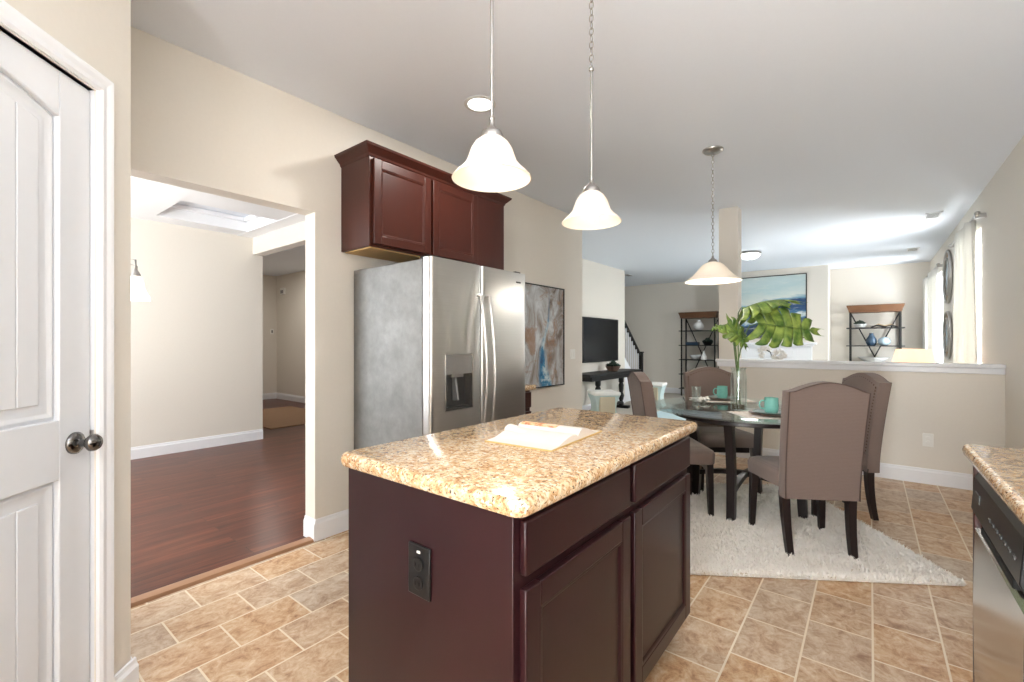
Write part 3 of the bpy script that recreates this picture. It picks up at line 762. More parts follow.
MB().tube([(0, 0, z), (0, 0, CEIL-.02)], .0055, 10).build('rod', 'nickel', t, smooth=60)
MB().sphere((0, 0, z+.005), .009, 12, 8).build('swivel', 'nickel', t, smooth=180)
t, z = pendant('pendant_lamp', 'rod and chain pendant with lit bell glass shade, farther one above the island', -.895, 1.657, 1.738, .121, .128, 'bell', 4, 'pendants over the island')
MB().tube([(0, 0, z), (0, 0, 2.36)], .0055, 10).build('rod', 'nickel', t, smooth=60)
MB().sphere((0, 0, 2.365), .011, 12, 8).build('swivel', 'nickel', t, smooth=180)
b = MB(); chain(b, 0, 0, 2.37, CEIL-.02); b.build('chain', 'nickel', t, smooth=180)
t, z = pendant('dining_pendant', 'wide glass shade pendant hanging on a chain above the round table', -.956, 3.72, 1.722, .205, .15, 'wide', 5)
b = MB(); chain(b, 0, 0, z-.005, CEIL-.028); b.build('chain', 'nickel', t, smooth=180)
point('pendant_glow_near', (-.90, 1.04, 1.755), .16); point('pendant_glow_far', (-.895, 1.657, 1.75), .16); point('pendant_glow_dining', (-.956, 3.72, 1.74), 5.0, (1, .92, .80))

# recessed light, flush mount, vents
rl = thing('recessed_light', 'lit round recessed ceiling light above the island and refrigerator', 'ceiling light', (-1.918, 2.103, CEIL))
MB().lathe([(.098, 0), (.098, -.004), (.078, -.007), (.072, -.001)], n=40).build('trim_ring', 'white_cer', rl, smooth=50)
MB().lathe([(.001, -.003), (.073, -.003), (.073, -.001), (.001, -.001)], n=40).build('lens', 'canlight', rl)
down('recessed_glow', (-1.918, 2.103, CEIL-.012), 7)
fm = thing('flush_light', 'lit flush-mount dome light on the living room ceiling', 'ceiling light', (-1.56, 8.3, CEIL))
MB().lathe([(.15, 0), (.17, -.01), (.175, -.03), (.16, -.042), (.14, -.04)], n=40).build('base_ring', 'nickel', fm, smooth=50)
MB().lathe([(.155, -.04), (.145, -.065), (.12, -.09), (.08, -.108), (.001, -.115)], n=40).build('dome', 'canlight', fm, smooth=60)
down('flush_glow', (-1.56, 8.3, CEIL-.13), 14, .15)
def vent(x, y, label, w=.30, d=.15, rz=0):
    v = thing('ceiling_vent', label, 'air vent', (x, y, CEIL), rz)
    b = MB(); b.box(-d/2, d/2, -w/2, -w/2+.02, -.008, 0).box(-d/2, d/2, w/2-.02, w/2, -.008, 0).box(-d/2, -d/2+.02, -w/2, w/2, -.008, 0).box(d/2-.02, d/2, -w/2, w/2, -.008, 0)
    b.build('frame', 'trim', v); b = MB()
    for i in range(7): b.box(-d/2+.022+i*.0155, -d/2+.03+i*.0155, -w/2+.02, w/2-.02, -.007, -.001)
    b.build('louvre', 'lgrey', v)
vent(.578, 7.214, 'white ceiling vent nearer the camera, beside the window wall'); vent(.538, 9.626, 'small pale ceiling vent farther off near the back of the living room')
vent(-4.183, 9.414, 'dark ceiling vent in front of the staircase')

# ------------------------------------------------------------------ rug
ru = Vector((-.835, -.55, 0)).normalized(); rv = Vector((-ru.y*-1*-1, 0, 0))
rv = Vector((.55, -.835, 0)).normalized()*-1
RC = Vector((.375, 3.245, 0)); RU = 2.15; RV = 1.56
ang = math.atan2(ru.y, ru.x)
rug = thing('shag_rug', 'cream shag area rug on the tile under the dining table', 'rug', tuple(RC+ru*RU/2+rv*RV/2), ang)
box(-RU/2, RU/2, -RV/2, RV/2, .001, .012).build('backing', 'shagbase', rug, bevel=.003)
vv = []; ff = []; rnd = random.Random(3)
NT_ = 78000
for i in range(NT_):
    edge = i < 9000
    if edge:
        s_ = rnd.choice((0, 1, 2, 3)); t_ = rnd.uniform(-1, 1)
        x, y = ((t_*RU/2, -RV/2) if s_ == 0 else (t_*RU/2, RV/2) if s_ == 1 else (-RU/2, t_*RV/2) if s_ == 2 else (RU/2, t_*RV/2))
        ox, oy = (0, -1) if s_ == 0 else (0, 1) if s_ == 1 else (-1, 0) if s_ == 2 else (1, 0)
        lx, ly = ox*rnd.uniform(.004, .016)+rnd.uniform(-.01, .01), oy*rnd.uniform(.004, .016)+rnd.uniform(-.01, .01); z0 = .004; h = rnd.uniform(.006, .022)
    else:
        x, y = rnd.uniform(-RU/2, RU/2), rnd.uniform(-RV/2, RV/2)
        a = rnd.uniform(0, 2*PI); l = rnd.uniform(.006, .022); clump = math.sin(x*31+math.sin(y*23)*2)*math.sin(y*27+x*9)
        lx, ly = math.cos(a)*l+clump*.008, math.sin(a)*l-.004; z0 = .010; h = rnd.uniform(.018, .034)+clump*.007
    wa = rnd.uniform(0, PI); wx, wy = math.cos(wa)*.0045, math.sin(wa)*.0045
    o_ = len(vv)
    vv += [(x-wx, y-wy, z0), (x+wx, y+wy, z0), (x+lx*.5+wx*.8, y+ly*.5+wy*.8, z0+h*.7), (x+lx*.5-wx*.8, y+ly*.5-wy*.8, z0+h*.7), (x+lx, y+ly, z0+h)]
    ff += [(o_, o_+1, o_+2, o_+3), (o_+3, o_+2, o_+4)]
me = bpy.data.meshes.new('pile'); me.from_pydata(vv, [], ff); me.materials.append(M['shag'])
pile = bpy.data.objects.new('pile', me); C.objects.link(pile); pile.parent = rug; pile['kind'] = 'stuff'

# ------------------------------------------------------------------ dining chairs
def make_chair():
    t = thing('dining_chair', 'x', 'chair', (0, 0, 0), 0)
    # seat: trapezoid cushion, front is +y
    def seat_ring(z, d):
        pts = []
        corners = [(.243-d, .19-d, 0), (-.243+d, .19-d, 90), (-.205+d, -.20+d, 180), (.205-d, -.20+d, 270)]
        r = .045
        for cx, cy, a0 in corners:
            sx = 1 if cx > 0 else -1; sy = 1 if cy > 0 else -1
            for i in range(5):
                a = math.radians(a0+i*22.5); pts.append((cx-sx*r+r*math.cos(a), cy-sy*r+r*math.sin(a), z))
        return pts
    MB().rings([seat_ring(.375, .012), seat_ring(.38, .0), seat_ring(.445, -.004), seat_ring(.468, .004), seat_ring(.482, .03), seat_ring(.490, .09)]).build('seat', 'chairfab', t, smooth=60)
    # backrest
    z0 = .335
    def ztop(u):
        a = abs(u)
        if a < .62: return .985+.030*math.cos(a/.62*PI/2)
        return .985-.026*math.sin((a-.62)/.38*PI/2)
    def yc(z): 
        s = (z-.40); return -.222-.15*max(0, s)**1.3
    nu, nv = 18, 16; b = MB()
    def pt(u, v, side, k=1.0):
        z = z0+v*(ztop(u)-z0); wdt = .205+.012*v
        return (u*wdt*k, yc(z)+side, z)
    rings = []
    for side, k in ((-.036, .985), (-.026, 1.0), (.030, 1.0), (.040, .985)):
        ring = [pt(-1+2*i/nu, 0, side, k) for i in range(nu+1)]
        ring += [pt(1, j/nv, side, k) for j in range(1, nv+1)]
        ring += [pt(1-2*i/nu, 1, side, k) for i in range(1, nu+1)]
        ring += [pt(-1, 1-j/nv, side, k) for j in range(1, nv)]
        rings.append(ring)
    b.rings(rings, caps=False)
    for side, k, bulge in ((-.036, .985, -.004), (.040, .985, .022)):
        o = len(b.v)
        for j in range(nv+1):
            for i in range(nu+1):
                u = -1+2*i/nu; v = j/nv; x, y, z = pt(u, v, side, k)
                q = (1-abs(u)**6)*(1-abs(2*v-1)**8); b.v.append((x, y+bulge*max(0, q), z))
        for j in range(nv):
            for i in range(nu):
                a = o+j*(nu+1)+i; b.f.append((a, a+1, a+nu+2, a+nu+1))
    br = b.build('backrest', 'chairfab', t, smooth=60)
    for sd in (-.038, ):
        pts = [pt(-.965, j/14, sd, 1) for j in range(15)]+[pt(-.965+1.93*i/20, .995, sd, 1) for i in range(1, 21)]+[pt(.965, 1-j/14, sd, 1) for j in range(1, 15)]
        MB().tube(pts, .0035, 6).build('piping', 'piping', br, smooth=180)
    b = MB(); pts = []
    for j in range(22): v = .20+.74*j/21; pts += [(-.90, v), (.90, v)]
    for i in range(1, 16): u = -.9+1.8*i/16; pts.append((u, .955))
    for u, v in pts:
        x, y, z = pt(u, v, .046, .985); b.sphere((x, y, z), .0085, 8, 4, (1, .5, 1))
    b.build('nailhead_trim', 'brass', br, smooth=180)
    for sx in (-1, 1):
        MB().taper((sx*.208, .152, .38), (sx*.218, .162, 0), .046, .046, .032, .032).build('leg', 'darkleg', t, bevel=.003)
        b = MB(); rs = []
        for k in range(9):
            q = k/8; z = .36*(1-q); y = -.205-.045*q**2.0; h = .023-.006*q
            rs.append([(sx*.182-sx*.012*q+i*h, y+j*h, z) for i, j in ((-1, -1), (1, -1), (1, 1), (-1, 1))])
        b.rings(rs).build('leg', 'darkleg', t, smooth=40)
    b = MB(); b.box(-.17, .17, .14, .165, .33, .378).box(-.17, .17, -.20, -.18, .33, .378)
    b.build('seat_rail', 'darkleg', t)
    return t
def face(dx, dy): return math.atan2(dy, dx)-PI/2
ch = make_chair()
RT = .012
ch.location = (-.35, 3.35, RT); ch.rotation_euler = (0, 0, face(-.53, .848)); ch['label'] = 'taupe upholstered dining chair in front, seen from behind'; ch['group'] = 'dining chairs around the round table'
G = 'dining chairs around the round table'
dup(ch, (-1.01, 4.17, RT), face(.57, -.82), 'taupe nailhead dining chair beyond the table, facing the camera', G)
dup(ch, (-1.14, 3.462, RT), face(.80, .585), 'taupe dining chair half hidden behind the island corner', G)
dup(ch, (-.275, 4.07, RT), face(-.86, -.51), 'taupe nailhead dining chair on the right with a leg near the half wall', G)

# ------------------------------------------------------------------ dining table
TC = Vector((-.735, 3.77, 0)); R = .69
tb = thing('dining_table', 'round glass-topped dining table on dark sabre legs', 'table', (TC.x, TC.y, RT))
zt = .76-RT
MB().lathe([(R-.012, zt-.012), (R-.003, zt-.010), (R, zt-.006), (R-.003, zt-.002), (R-.012, zt)], n=96).build('glass_top', 'tableglass', tb, smooth=50)
n = 64; prof = [(.515, zt-.065), (.525, zt-.06), (.525, zt-.013), (.50, zt-.013), (.50, zt-.065)]
MB().rings([[(r*math.cos(2*PI*j/n), r*math.sin(2*PI*j/n), z) for j in range(n)] for r, z in prof], caps=False, closed=True).build('apron_ring', 'darkleg', tb, smooth=40)
for k in range(4):
    a = math.radians(-93+90*k); ca, sa = math.cos(a), math.sin(a); b = MB(); rs = []
    for i in range(13):
        q = i/12; z = (zt-.02)*(1-q); r = .43-.035*math.sin(PI*q)-.06*q; hw = .026; hd = .034-.008*q
        rs.append([(ca*(r+u*hd)-sa*v*hw, sa*(r+u*hd)+ca*v*hw, z) for u, v in ((-1, -1), (1, -1), (1, 1), (-1, 1))])
    b.rings(rs).build('leg', 'darkleg', tb, smooth=40)
for k in range(2):
    a = math.radians(-93+90*k); ca, sa = math.cos(a), math.sin(a); b = MB(); rs = []
    for i in range(13):
        q = -1+2*i/12; r = .335*q; z = .20+.05*(1-q*q)-k*.0+ (0 if k == 0 else .001)
        rs.append([(ca*r-sa*v*.02, sa*r+ca*v*.02, z+h*.018) for v, h in ((-1, -1), (1, -1), (1, 1), (-1, 1))])
    b.rings(rs).build('stretcher', 'darkleg', tb, smooth=40)
TZ = .7605
def rectmat(name, c, rz, label):
    t = thing(name, label, 'placemat', (c[0], c[1], TZ), rz, 'woven placemats')
    b = MB(); nx, ny = 16, 12; w_, h_ = .42, .30; o = []
    top = []
    for j in range(ny+1):
        for i in range(nx+1):
            x = -w_/2+w_*i/nx; y = -h_/2+h_*j/ny; b.v.append((x, y, .003+.0008*math.sin(x*60)*math.cos(y*50)))
    for j in range(ny+1):
        for i in range(nx+1):
            x = -w_/2+w_*i/nx; y = -h_/2+h_*j/ny; b.v.append((x, y, .0))
    n1 = (nx+1)*(ny+1)
    for j in range(ny):
        for i in range(nx):
            a = j*(nx+1)+i; b.f.append((a, a+1, a+nx+2, a+nx+1)); b.f.append((n1+a, n1+a+nx+1, n1+a+nx+2, n1+a+1))
    for i in range(nx): b.f += [(i, n1+i, n1+i+1, i+1), (ny*(nx+1)+i, ny*(nx+1)+i+1, n1+ny*(nx+1)+i+1, n1+ny*(nx+1)+i)]
    for j in range(ny): b.f += [(j*(nx+1), (j+1)*(nx+1), n1+(j+1)*(nx+1), n1+j*(nx+1)), (j*(nx+1)+nx, n1+j*(nx+1)+nx, n1+(j+1)*(nx+1)+nx, (j+1)*(nx+1)+nx)]
    b.build('cloth', 'placemat', t)
    r_ = random.Random(5)
    for s in (-1, 1):
        b = MB()
        for i in range(46):
            y = -h_/2+h_*(i+.5)/46; b.box(s*w_/2, s*(w_/2+.02+r_.uniform(-.004, .004)), y-.0012, y+.0012, .0003, .0018)
        b.build('fringe', 'linen', t)
    return t
dA = Vector((-.57, .82)); dB = Vector((.57, -.82))
cA = (TC.x-.57*.44, TC.y+.82*.44); cB = (TC.x+.57*.38, TC.y-.82*.38)
rzA = face(.57, -.82); rzB = face(-.57, .82)
rectmat('placemat', cA, rzA, 'fringed placemat on the far side of the glass table'); rectmat('placemat', cB, rzB, 'fringed placemat on the near side of the glass table')
def plate(name, c, z, R_, mat, label, cat, group):
    o = MB().lathe([(.001, 0), (R_*.6, 0), (R_*.66, .002), (R_*.97, .012), (R_, .014), (R_*.97, .016), (R_*.64, .006), (.001, .005)], n=48).build(name, mat, smooth=50)
    o.location = (c[0], c[1], z); return tag(o, label, cat, group)
def mug(c, z, rz, label):
    t = thing('coffee_mug', label, 'mug', (c[0], c[1], z), rz, 'teal mugs')
    prof = [(.001, .001), (.034, 0), (.040, .008), (.043, .04), (.041, .095), (.042, .1), (.038, .1), (.038, .09), (.039, .04), (.035, .01), (.001, .008)]
    MB().lathe(prof, n=36).build('cup', 'teal', t, smooth=50)
    MB().tube([(.040, 0, .078), (.06, 0, .08), (.072, 0, .066), (.073, 0, .045), (.062, 0, .028), (.040, 0, .026)], .0055, 8).build('handle', 'teal', t, smooth=180)
for c, rz, w1, hz in ((cA, rzA, 'far', math.radians(215)), (cB, rzB, 'near', math.radians(205))):
    pc = (c[0]+.0, c[1]); z = TZ+.0045
    plate('dinner_plate', pc, z, .138, 'charger', 'brown charger plate under the %s mug' % w1, 'plate', 'charger plates')
    plate('salad_plate', pc, z+.0075, .112, 'plate', 'grey-blue plate carrying the %s mug' % w1, 'plate', 'grey-blue plates')
    mug((pc[0], pc[1]), z+.0135, hz, 'teal mug on the place setting on the %s side of the table' % w1)
    ns = (pc[0]-.095, pc[1]-.040)
    b = MB(); rs = []
    for k in range(7):
        q = k/6; ww = .012+.05*q
        rs.append([(-.07+.14*q, -ww, .0+.012*math.sin(q*3)), (-.07+.14*q, ww, .003+.014*math.sin(q*3+.5)), (-.07+.14*q, ww*.6, .014+.018*math.sin(q*3)), (-.07+.14*q, -ww*.7, .010+.02*math.sin(q*2.6))])
    o = b.build('folded_napkin', 'linen', smooth=60); o.location = (ns[0], ns[1], z+.0175); o.rotation_euler = (0, 0, hz); o.scale = (1.1, 1.15, 1.5)
    tag(o, 'folded white napkin tucked beside the %s mug' % w1, 'napkin', 'white napkins')
gx = (-1.10, 4.02)
o = MB().lathe([(.001, 0), (.030, 0), (.033, .004), (.038, .115), (.036, .115), (.031, .012), (.001, .010)], n=32).build('drinking_glass', 'vaseglass', smooth=50)
o.location = (-1.155, 3.98, TZ+.003); tag(o, 'clear tumbler standing left of the far place setting', 'glass')
b = MB(); r_ = random.Random(11)
for k in range(9):
    a = k*2*PI/9; p0 = (0, 0, .012); pts = [(math.cos(a)*.006, math.sin(a)*.006, .008), (math.cos(a)*.03, math.sin(a)*.03, .03+r_.uniform(0, .012)), (math.cos(a+.4)*.045, math.sin(a+.4)*.045, .014+r_.uniform(0, .01))]
    b.tube(pts, [.007, .011, .006], 7)
b.sphere((0, 0, .010), .012, 10, 6)
o = b.build('gathered_napkin', 'linen', smooth=180); o.location = (-1.06, 3.87, TZ); tag(o, 'gathered cream napkin in front of the clear tumbler', 'napkin')

# vase with monstera
vx, vy = -.745, 3.585
va = thing('glass_vase', 'tall clear glass vase with moss in its base at the table centre', 'vase', (vx, vy, TZ))
outer = [(.048, 0), (.053, .006), (.054, .20), (.053, .25), (.046, .275), (.044, .285), (.052, .305)]
inner = [(r-.003, max(z, .008)) for r, z in reversed(outer)]
rs = [[(r*math.cos(2*PI*j/40), r*math.sin(2*PI*j/40), z) for j in range(40)] for r, z in outer+inner]
MB().rings(rs).build('glass_body', 'vaseglass', va, smooth=50)
b = MB(); r_ = random.Random(2)
for k in range(60):
    a = r_.uniform(0, 2*PI); r = r_.uniform(0, .038); b.sphere((r*math.cos(a), r*math.sin(a), .012+r_.uniform(0, .026)), .008, 6, 4)
b.build('moss', 'moss', va, smooth=180)

def monstera(name, label, base, tip, normal, width, stem_pts, cup=.12, cat='leaf stem', fold=0.0):
    """leaf from its sinus (base) to its tip; outline with slits; thin solid with curvature"""
    base = Vector(base); tip = Vector(tip); ax = (tip-base); Ln = ax.length; ax.normalize()
    nrm = Vector(normal); nrm = (nrm-ax*nrm.dot(ax)).normalized(); sd = ax.cross(nrm)
    root = thing(name, label, cat, stem_pts[0], 0, 'monstera stems in the vase')
    inv = -Vector(stem_pts[0])
    MB().tube([Vector(p)+inv for p in stem_pts], [.0042]*(len(stem_pts)-1)+[.003], 7).build('stalk', 'stem', root, smooth=180)
    b = MB(); nlob = 7
    def P(t, s):   # t along (can be <0 near lobes), s signed half-width
        x = t*Ln; y = s*width/2; z = -cup*Ln*(t-.35)**2 - fold*abs(y) + .012*math.sin(t*17)*min(1, abs(s)*2)
        z += -cup*width*.5*s*s
        return tuple(base+inv+ax*x+sd*y+nrm*z)
    def W(t):      # half width fraction as a heart
        t = max(-.16, min(1, t)); q = (t+.16)/1.16
        return math.sin(PI*q**.66)**.6 if 0 < q < 1 else .0
    # lobes: strips from the midrib outwards, separated by slits
    for sgn in (-1, 1):
        edges = [-.0+i/nlob for i in range(nlob+1)]
        for k in range(nlob):
            a0, a1 = edges[k], edges[k+1]; m = 9
            ring = []
            g0 = .10+.25*(k/nlob)
            col = []
            for i in range(m+1):
                q = i/m                       # out from the midrib
                def bs(i_): return (-.26+.42*(i_/nlob))*q**1.3
                lo = bs(k)+a0+(.011*min(1, (q-.52)/.2) if q > .52 else 0)
                hi = bs(k+1)+a1-(.011*min(1, (q-.52)/.2) if q > .52 else 0)
                sweep = 0
                mid = (lo+hi)/2; rowW = W((a0+a1)/2*.98+bs(k+.5)*.5)
                pts = []
                for j in range(5):
                    tt = lo+(hi-lo)*j/4; end = 1-.07*abs(j-2)**2/4
                    pts.append((tt+sweep, q*rowW*(end if q > .8 else 1)))
                col.append(pts)
            o = len(b.v)
            for pts in col:
                for (tt, s) in pts: b.v.append(P(tt, sgn*s))
            for i in range(m):
                for j in range(4):
                    q = o+i*5+j; b.f.append((q, q+1, q+6, q+5))
    lf = b.build('leaf_blade', 'leaf', root, smooth=180, solid=.0012)
    MB().tube([Vector(P(t, 0))+nrm*.001 for t in [i/10 for i in range(11)]], [.003-.0002*i for i in range(11)], 6).build('midrib', 'stem', lf, smooth=180)
    return root
VN = (.745, -3.585, .0)
monstera('monstera_stem', 'largest monstera leaf, opened flat towards the room on the right', (-.625, 3.64, 1.385), (-.285, 3.93, 1.335), (.55, -.83, .30), .33,
         [(vx+.012, vy, TZ+.03), (vx-.01, vy+.01, 1.08), (-.72, 3.60, 1.28), (-.68, 3.62, 1.37), (-.625, 3.64, 1.385)])
monstera('monstera_stem', 'upper monstera leaf arching edge-on above the others', (-.725, 3.57, 1.50), (-.43, 3.80, 1.60), (-.25, .1, .95), .26,
         [(vx-.012, vy-.008, TZ+.03), (vx+.0, vy, 1.05), (-.745, 3.565, 1.30), (-.742, 3.56, 1.46), (-.725, 3.57, 1.50)], cup=.35, fold=.45)
monstera('monstera_stem', 'small monstera leaf drooping left of the vase', (-.80, 3.51, 1.385), (-.68, 3.60, 1.22), (.45, -.75, .35), .17,
         [(vx, vy+.014, TZ+.03), (vx-.004, vy-.004, 1.05), (-.762, 3.555, 1.24), (-.785, 3.53, 1.36), (-.80, 3.51, 1.385)], cup=.3)
monstera('monstera_stem', 'narrow monstera leaf pointing left beside the column', (-.79, 3.53, 1.375), (-.885, 3.44, 1.37), (.2, -.3, .93), .10,
         [(vx+.006, vy-.014, TZ+.03), (vx-.012, vy-.006, 1.05), (-.77, 3.545, 1.25), (-.79, 3.53, 1.375)], cup=.5, fold=.3)

# ------------------------------------------------------------------ living room
ap = thing('seascape_painting', 'large teal and navy seascape canvas above the white mantel', 'painting', (-1.6, 10.55, 1.98))
rel(box(-2.27, -.985, 10.52, 10.546, 1.355, 2.60).build('canvas', 'sea', ap), ap)
b = MB(); b.box(-2.285, -2.27, 10.51, 10.548, 1.34, 2.615).box(-.985, -.97, 10.51, 10.548, 1.34, 2.615).box(-2.27, -.985, 10.51, 10.548, 1.34, 1.355).box(-2.27, -.985, 10.51, 10.548, 2.60, 2.615)
rel(b.build('frame', 'iron', ap), ap)
fp = thing('fireplace', 'white fireplace surround below the seascape painting', 'fireplace', (-1.75, 10.54, 0))
b = MB(); b.box(-2.44, -.80, 10.33, 10.548, 1.215, 1.255).box(-2.40, -.85, 10.37, 10.548, 1.18, 1.215); rel(b.build('mantel_shelf', 'trim', fp, bevel=.006), fp)
b = MB(); b.box(-2.36, -2.14, 10.45, 10.548, 0, 1.18).box(-1.12, -.88, 10.45, 10.548, 0, 1.18).box(-2.14, -1.12, 10.45, 10.548, .90, 1.18).box(-2.05, -1.2, 10.43, 10.45, .97, 1.11); rel(b.build('surround', 'trim', fp, bevel=.004), fp)
rel(box(-2.13, -1.13, 10.50, 10.548, 0, .90).build('firebox', 'black', fp), fp)

tv = thing('television', 'black flat television hung on the cream wall above the console', 'television', (-3.95, 7.72, 1.3))
rel(box(-3.996, -3.95, 7.01, 8.43, .895, 1.71).build('case', 'black', tv, bevel=.004), tv)
rel(box(-3.952, -3.948, 7.035, 8.405, .925, 1.685).build('screen', 'tv', tv), tv)
# console table
ct = thing('console_table', 'black console table with turned legs under the television', 'table', (-3.78, 7.6, 0))
rel(box(-3.975, -3.56, 6.55, 8.65, .675, .725).build('tabletop', 'iron', ct, bevel=.008), ct)
rel(box(-3.93, -3.60, 6.68, 8.52, .60, .675).build('apron', 'iron', ct), ct)
turn = [(.05, .05), (.05, .10), (.03, .13), (.045, .18), (.055, .24), (.035, .30), (.045, .36), (.05, .44), (.035, .48), (.05, .50), (.05, .60)]
for yy in (7.2, 8.15):
    rel(MB().lathe(turn, (-3.76, yy, 0), 20).build('leg', 'iron', ct, smooth=50), ct)
    rel(box(-3.92, -3.60, yy-.05, yy+.05, 0, .055).build('foot', 'iron', ct, bevel=.01), ct)
rel(box(-3.80, -3.72, 7.25, 8.10, .09, .13).build('stretcher', 'iron', ct), ct)
def stool(loc, rz, label):
    t = thing('upholstered_stool', label, 'stool', loc, rz, 'pale stools at the console')
    rs = []
    for z, k in ((.02, .20), (.10, .17), (.20, .155), (.30, .165), (.38, .19), (.42, .205)):
        rs.append([(i*k, j*k, z) for i, j in ((-1, -1), (1, -1), (1, 1), (-1, 1))])
    MB().rings(rs).build('body', 'aqua', t, smooth=30)
    MB().box(-.215, .215, -.215, .215, .42, .475).build('cushion', 'linen', t, bevel=.018, seg=3)
    MB().box(-.12, .12, -.212, -.16, .06, .40).build('front_panel', 'beige', t)
    for i in (-1, 1):
        for j in (-1, 1): box(i*.17-.02, i*.17+.02, j*.17-.02, j*.17+.02, 0, .03).build('foot', 'darkleg', t)
stool((-3.36, 6.62, 0), math.radians(45), 'pale stool at the near end of the console table')
stool((-3.30, 8.62, 0), math.radians(8), 'pale aqua stool partly hidden behind the dining chair back')
def succulent(name, loc, s, potmat, label, pot=True, leafmat='darkplant', n=40):
    t = thing(name, label, 'plant', loc)
    MB().lathe([(.001, 0), (s*.55, 0), (s*.62, s*.06), (s*.9, s*.55), (s*.95, s*.62), (s*.86, s*.62), (s*.7, s*.4), (.001, s*.35)], n=28).build('bowl', potmat, t, smooth=50)
    b = MB(); r_ = random.Random(len(label))
    for k in range(n):
        a = r_.uniform(0, 2*PI); r = r_.uniform(.1, 1.0)*s; el = r_.uniform(.2, 1)
        p0 = Vector((math.cos(a)*r*.3, math.sin(a)*r*.3, s*.45)); p1 = p0+Vector((math.cos(a)*r*.7, math.sin(a)*r*.7, s*(.25+.75*(1-r/s))))
        b.tube([p0, (p0+p1)/2+Vector((0, 0, s*.12)), p1], [s*.08, s*.17, s*.03], 6)
    b.build('leaves', leafmat, t, smooth=180); return t
succulent('potted_succulent', (-3.74, 7.75, .725), .15, 'charger', 'dark green succulent bowl on the console table under the television')

# stairs
stn = thing('staircase', 'white staircase with black handrail and newel behind the television wall', 'staircase', (-4.6, 9.6, 0))
N_s = 13; rise = CEIL/15; run = .215; ys0 = 9.78
b = MB()
for i in range(N_s):
    b.box(-5.05, -4.10, ys0-(i+1)*run, ys0-i*run+.02, 0, (i+1)*rise-.001)
rel(b.build('steps', 'carpet', stn), stn)
b = MB(); poly = [(ys0+.03, 0), (ys0+.03, .24)]+[(ys0-N_s*run, .24+N_s*rise)]+[(ys0-N_s*run, 0)]
b.prism([(y, z) for y, z in poly], -4.095, -4.06, 'x'); rel(b.build('stringer', 'trim', stn), stn)
rail = lambda y: .98+(ys0+.02-y)*rise/run
b = MB(); b.bar((-4.077, ys0+.02, rail(ys0+.02)), (-4.077, ys0-6.2*run, rail(ys0-6.2*run)), .055, .065); rel(b.build('handrail', 'iron', stn, bevel=.008), stn)
for i in range(14):
    y = ys0-.06-i*run/2
    rel(box(-4.087, -4.067, y-.01, y+.01, .24+(ys0-y)*rise/run-.02, rail(y)-.02).build('baluster', 'trim', stn), stn)
nw = MB(); nw.box(-4.125, -4.03, ys0+.03, ys0+.125, 0, 1.02).box(-4.135, -4.02, ys0+.02, ys0+.135, 1.02, 1.05); rel(nw.build('newel_post', 'iron', stn, bevel=.006), stn)
tag(box(-3.0, -1.2, 6.25, 10.0, .001, .014).build('area_rug', 'aqua_rug', bevel=.003), 'pale aqua area rug on the living room floor beyond the glass table', 'rug')

# etageres
def etagere(loc, label):
    t = thing('etagere', label, 'shelf', loc, 0, 'etageres against the far wall')
    W_, D_ = .37, .19
    for sx in (-1, 1):
        for sy in (-1, 1): box(sx*W_-.014, sx*W_+.014, sy*D_*.9-.014, sy*D_*.9+.014, 0, 1.83).build('post', 'iron', t)
    for z in (.16, .50, .84, 1.18, 1.52):
        b = MB(); b.box(-W_-.06, W_+.06, -D_-.005, D_, z, z+.018); b.build('shelf', 'iron', t)
    b = MB(); b.rings([[(-W_-.02, -D_-.01, 1.83), (W_+.02, -D_-.01, 1.83), (W_+.02, D_+.01, 1.83), (-W_-.02, D_+.01, 1.83)],
                       [(-W_-.03, -D_-.02, 1.88), (W_+.03, -D_-.02, 1.88), (W_+.03, D_+.01, 1.88), (-W_-.03, D_+.01, 1.88)],
                       [(-W_-.055, -D_-.04, 1.945), (W_+.055, -D_-.04, 1.945), (W_+.055, D_+.01, 1.945), (-W_-.055, D_+.01, 1.945)],
                       [(-W_-.055, -D_-.04, 1.965), (W_+.055, -D_-.04, 1.965), (W_+.055, D_+.01, 1.965), (-W_-.055, D_+.01, 1.965)]])
    b.build('crown', 'shelfwood', t)
    for za, zb in ((1.83, .98), (.98, .13)):
        for s in (-1, 1):
            q = MB()
            if za > 1: q.bar((s*W_, D_*.9+.004*s, za), (0, D_*.9+.004*s, zb), .022, .008)
            else: q.bar((0, D_*.9+.004*s, za), (s*W_, D_*.9+.004*s, zb), .022, .008)
            q.build('brace', 'iron', t)
    return t
eL = (-3.13, 11.07, 0); eR = (.07, 11.07, 0)
etagere(eL, 'black iron etagere with wooden crown seen beside the column'); etagere(eR, 'black iron etagere with wooden crown near the far window curtain')
SH = lambda z: z+.018
def vaseobj(name, loc, prof, mat, label, cat):
    o = MB().lathe(prof, n=28).build(name, mat, smooth=50); o.location = loc; return tag(o, label, cat)
vaseobj('round_vase', (eL[0]-.02, eL[1]-.03, SH(1.52)), [(.001, 0), (.05, 0), (.11, .06), (.12, .11), (.08, .18), (.04, .21), (.045, .25), (.03, .25), (.001, .22)], 'white_cer', 'white round-bellied vase on the top shelf of the left etagere', 'vase')
succulent('potted_fern', (eL[0]+.18, eL[1]-.02, SH(1.18)), .13, 'iron', 'dark potted plant on the second shelf of the left etagere')
tag(box(eL[0]-.28, eL[0]-.02, eL[1]-.12, eL[1]+.06, SH(1.18), SH(1.18)+.07).build('storage_box', 'bluecer', bevel=.006), 'dark blue box on the second shelf of the left etagere', 'box')
vaseobj('white_bowl', (eL[0]-.10, eL[1]-.03, SH(.84)), [(.001, 0), (.05, 0), (.10, .05), (.14, .11), (.13, .11), (.09, .055), (.001, .02)], 'white_cer', 'white bowl on the third shelf of the left etagere', 'bowl')
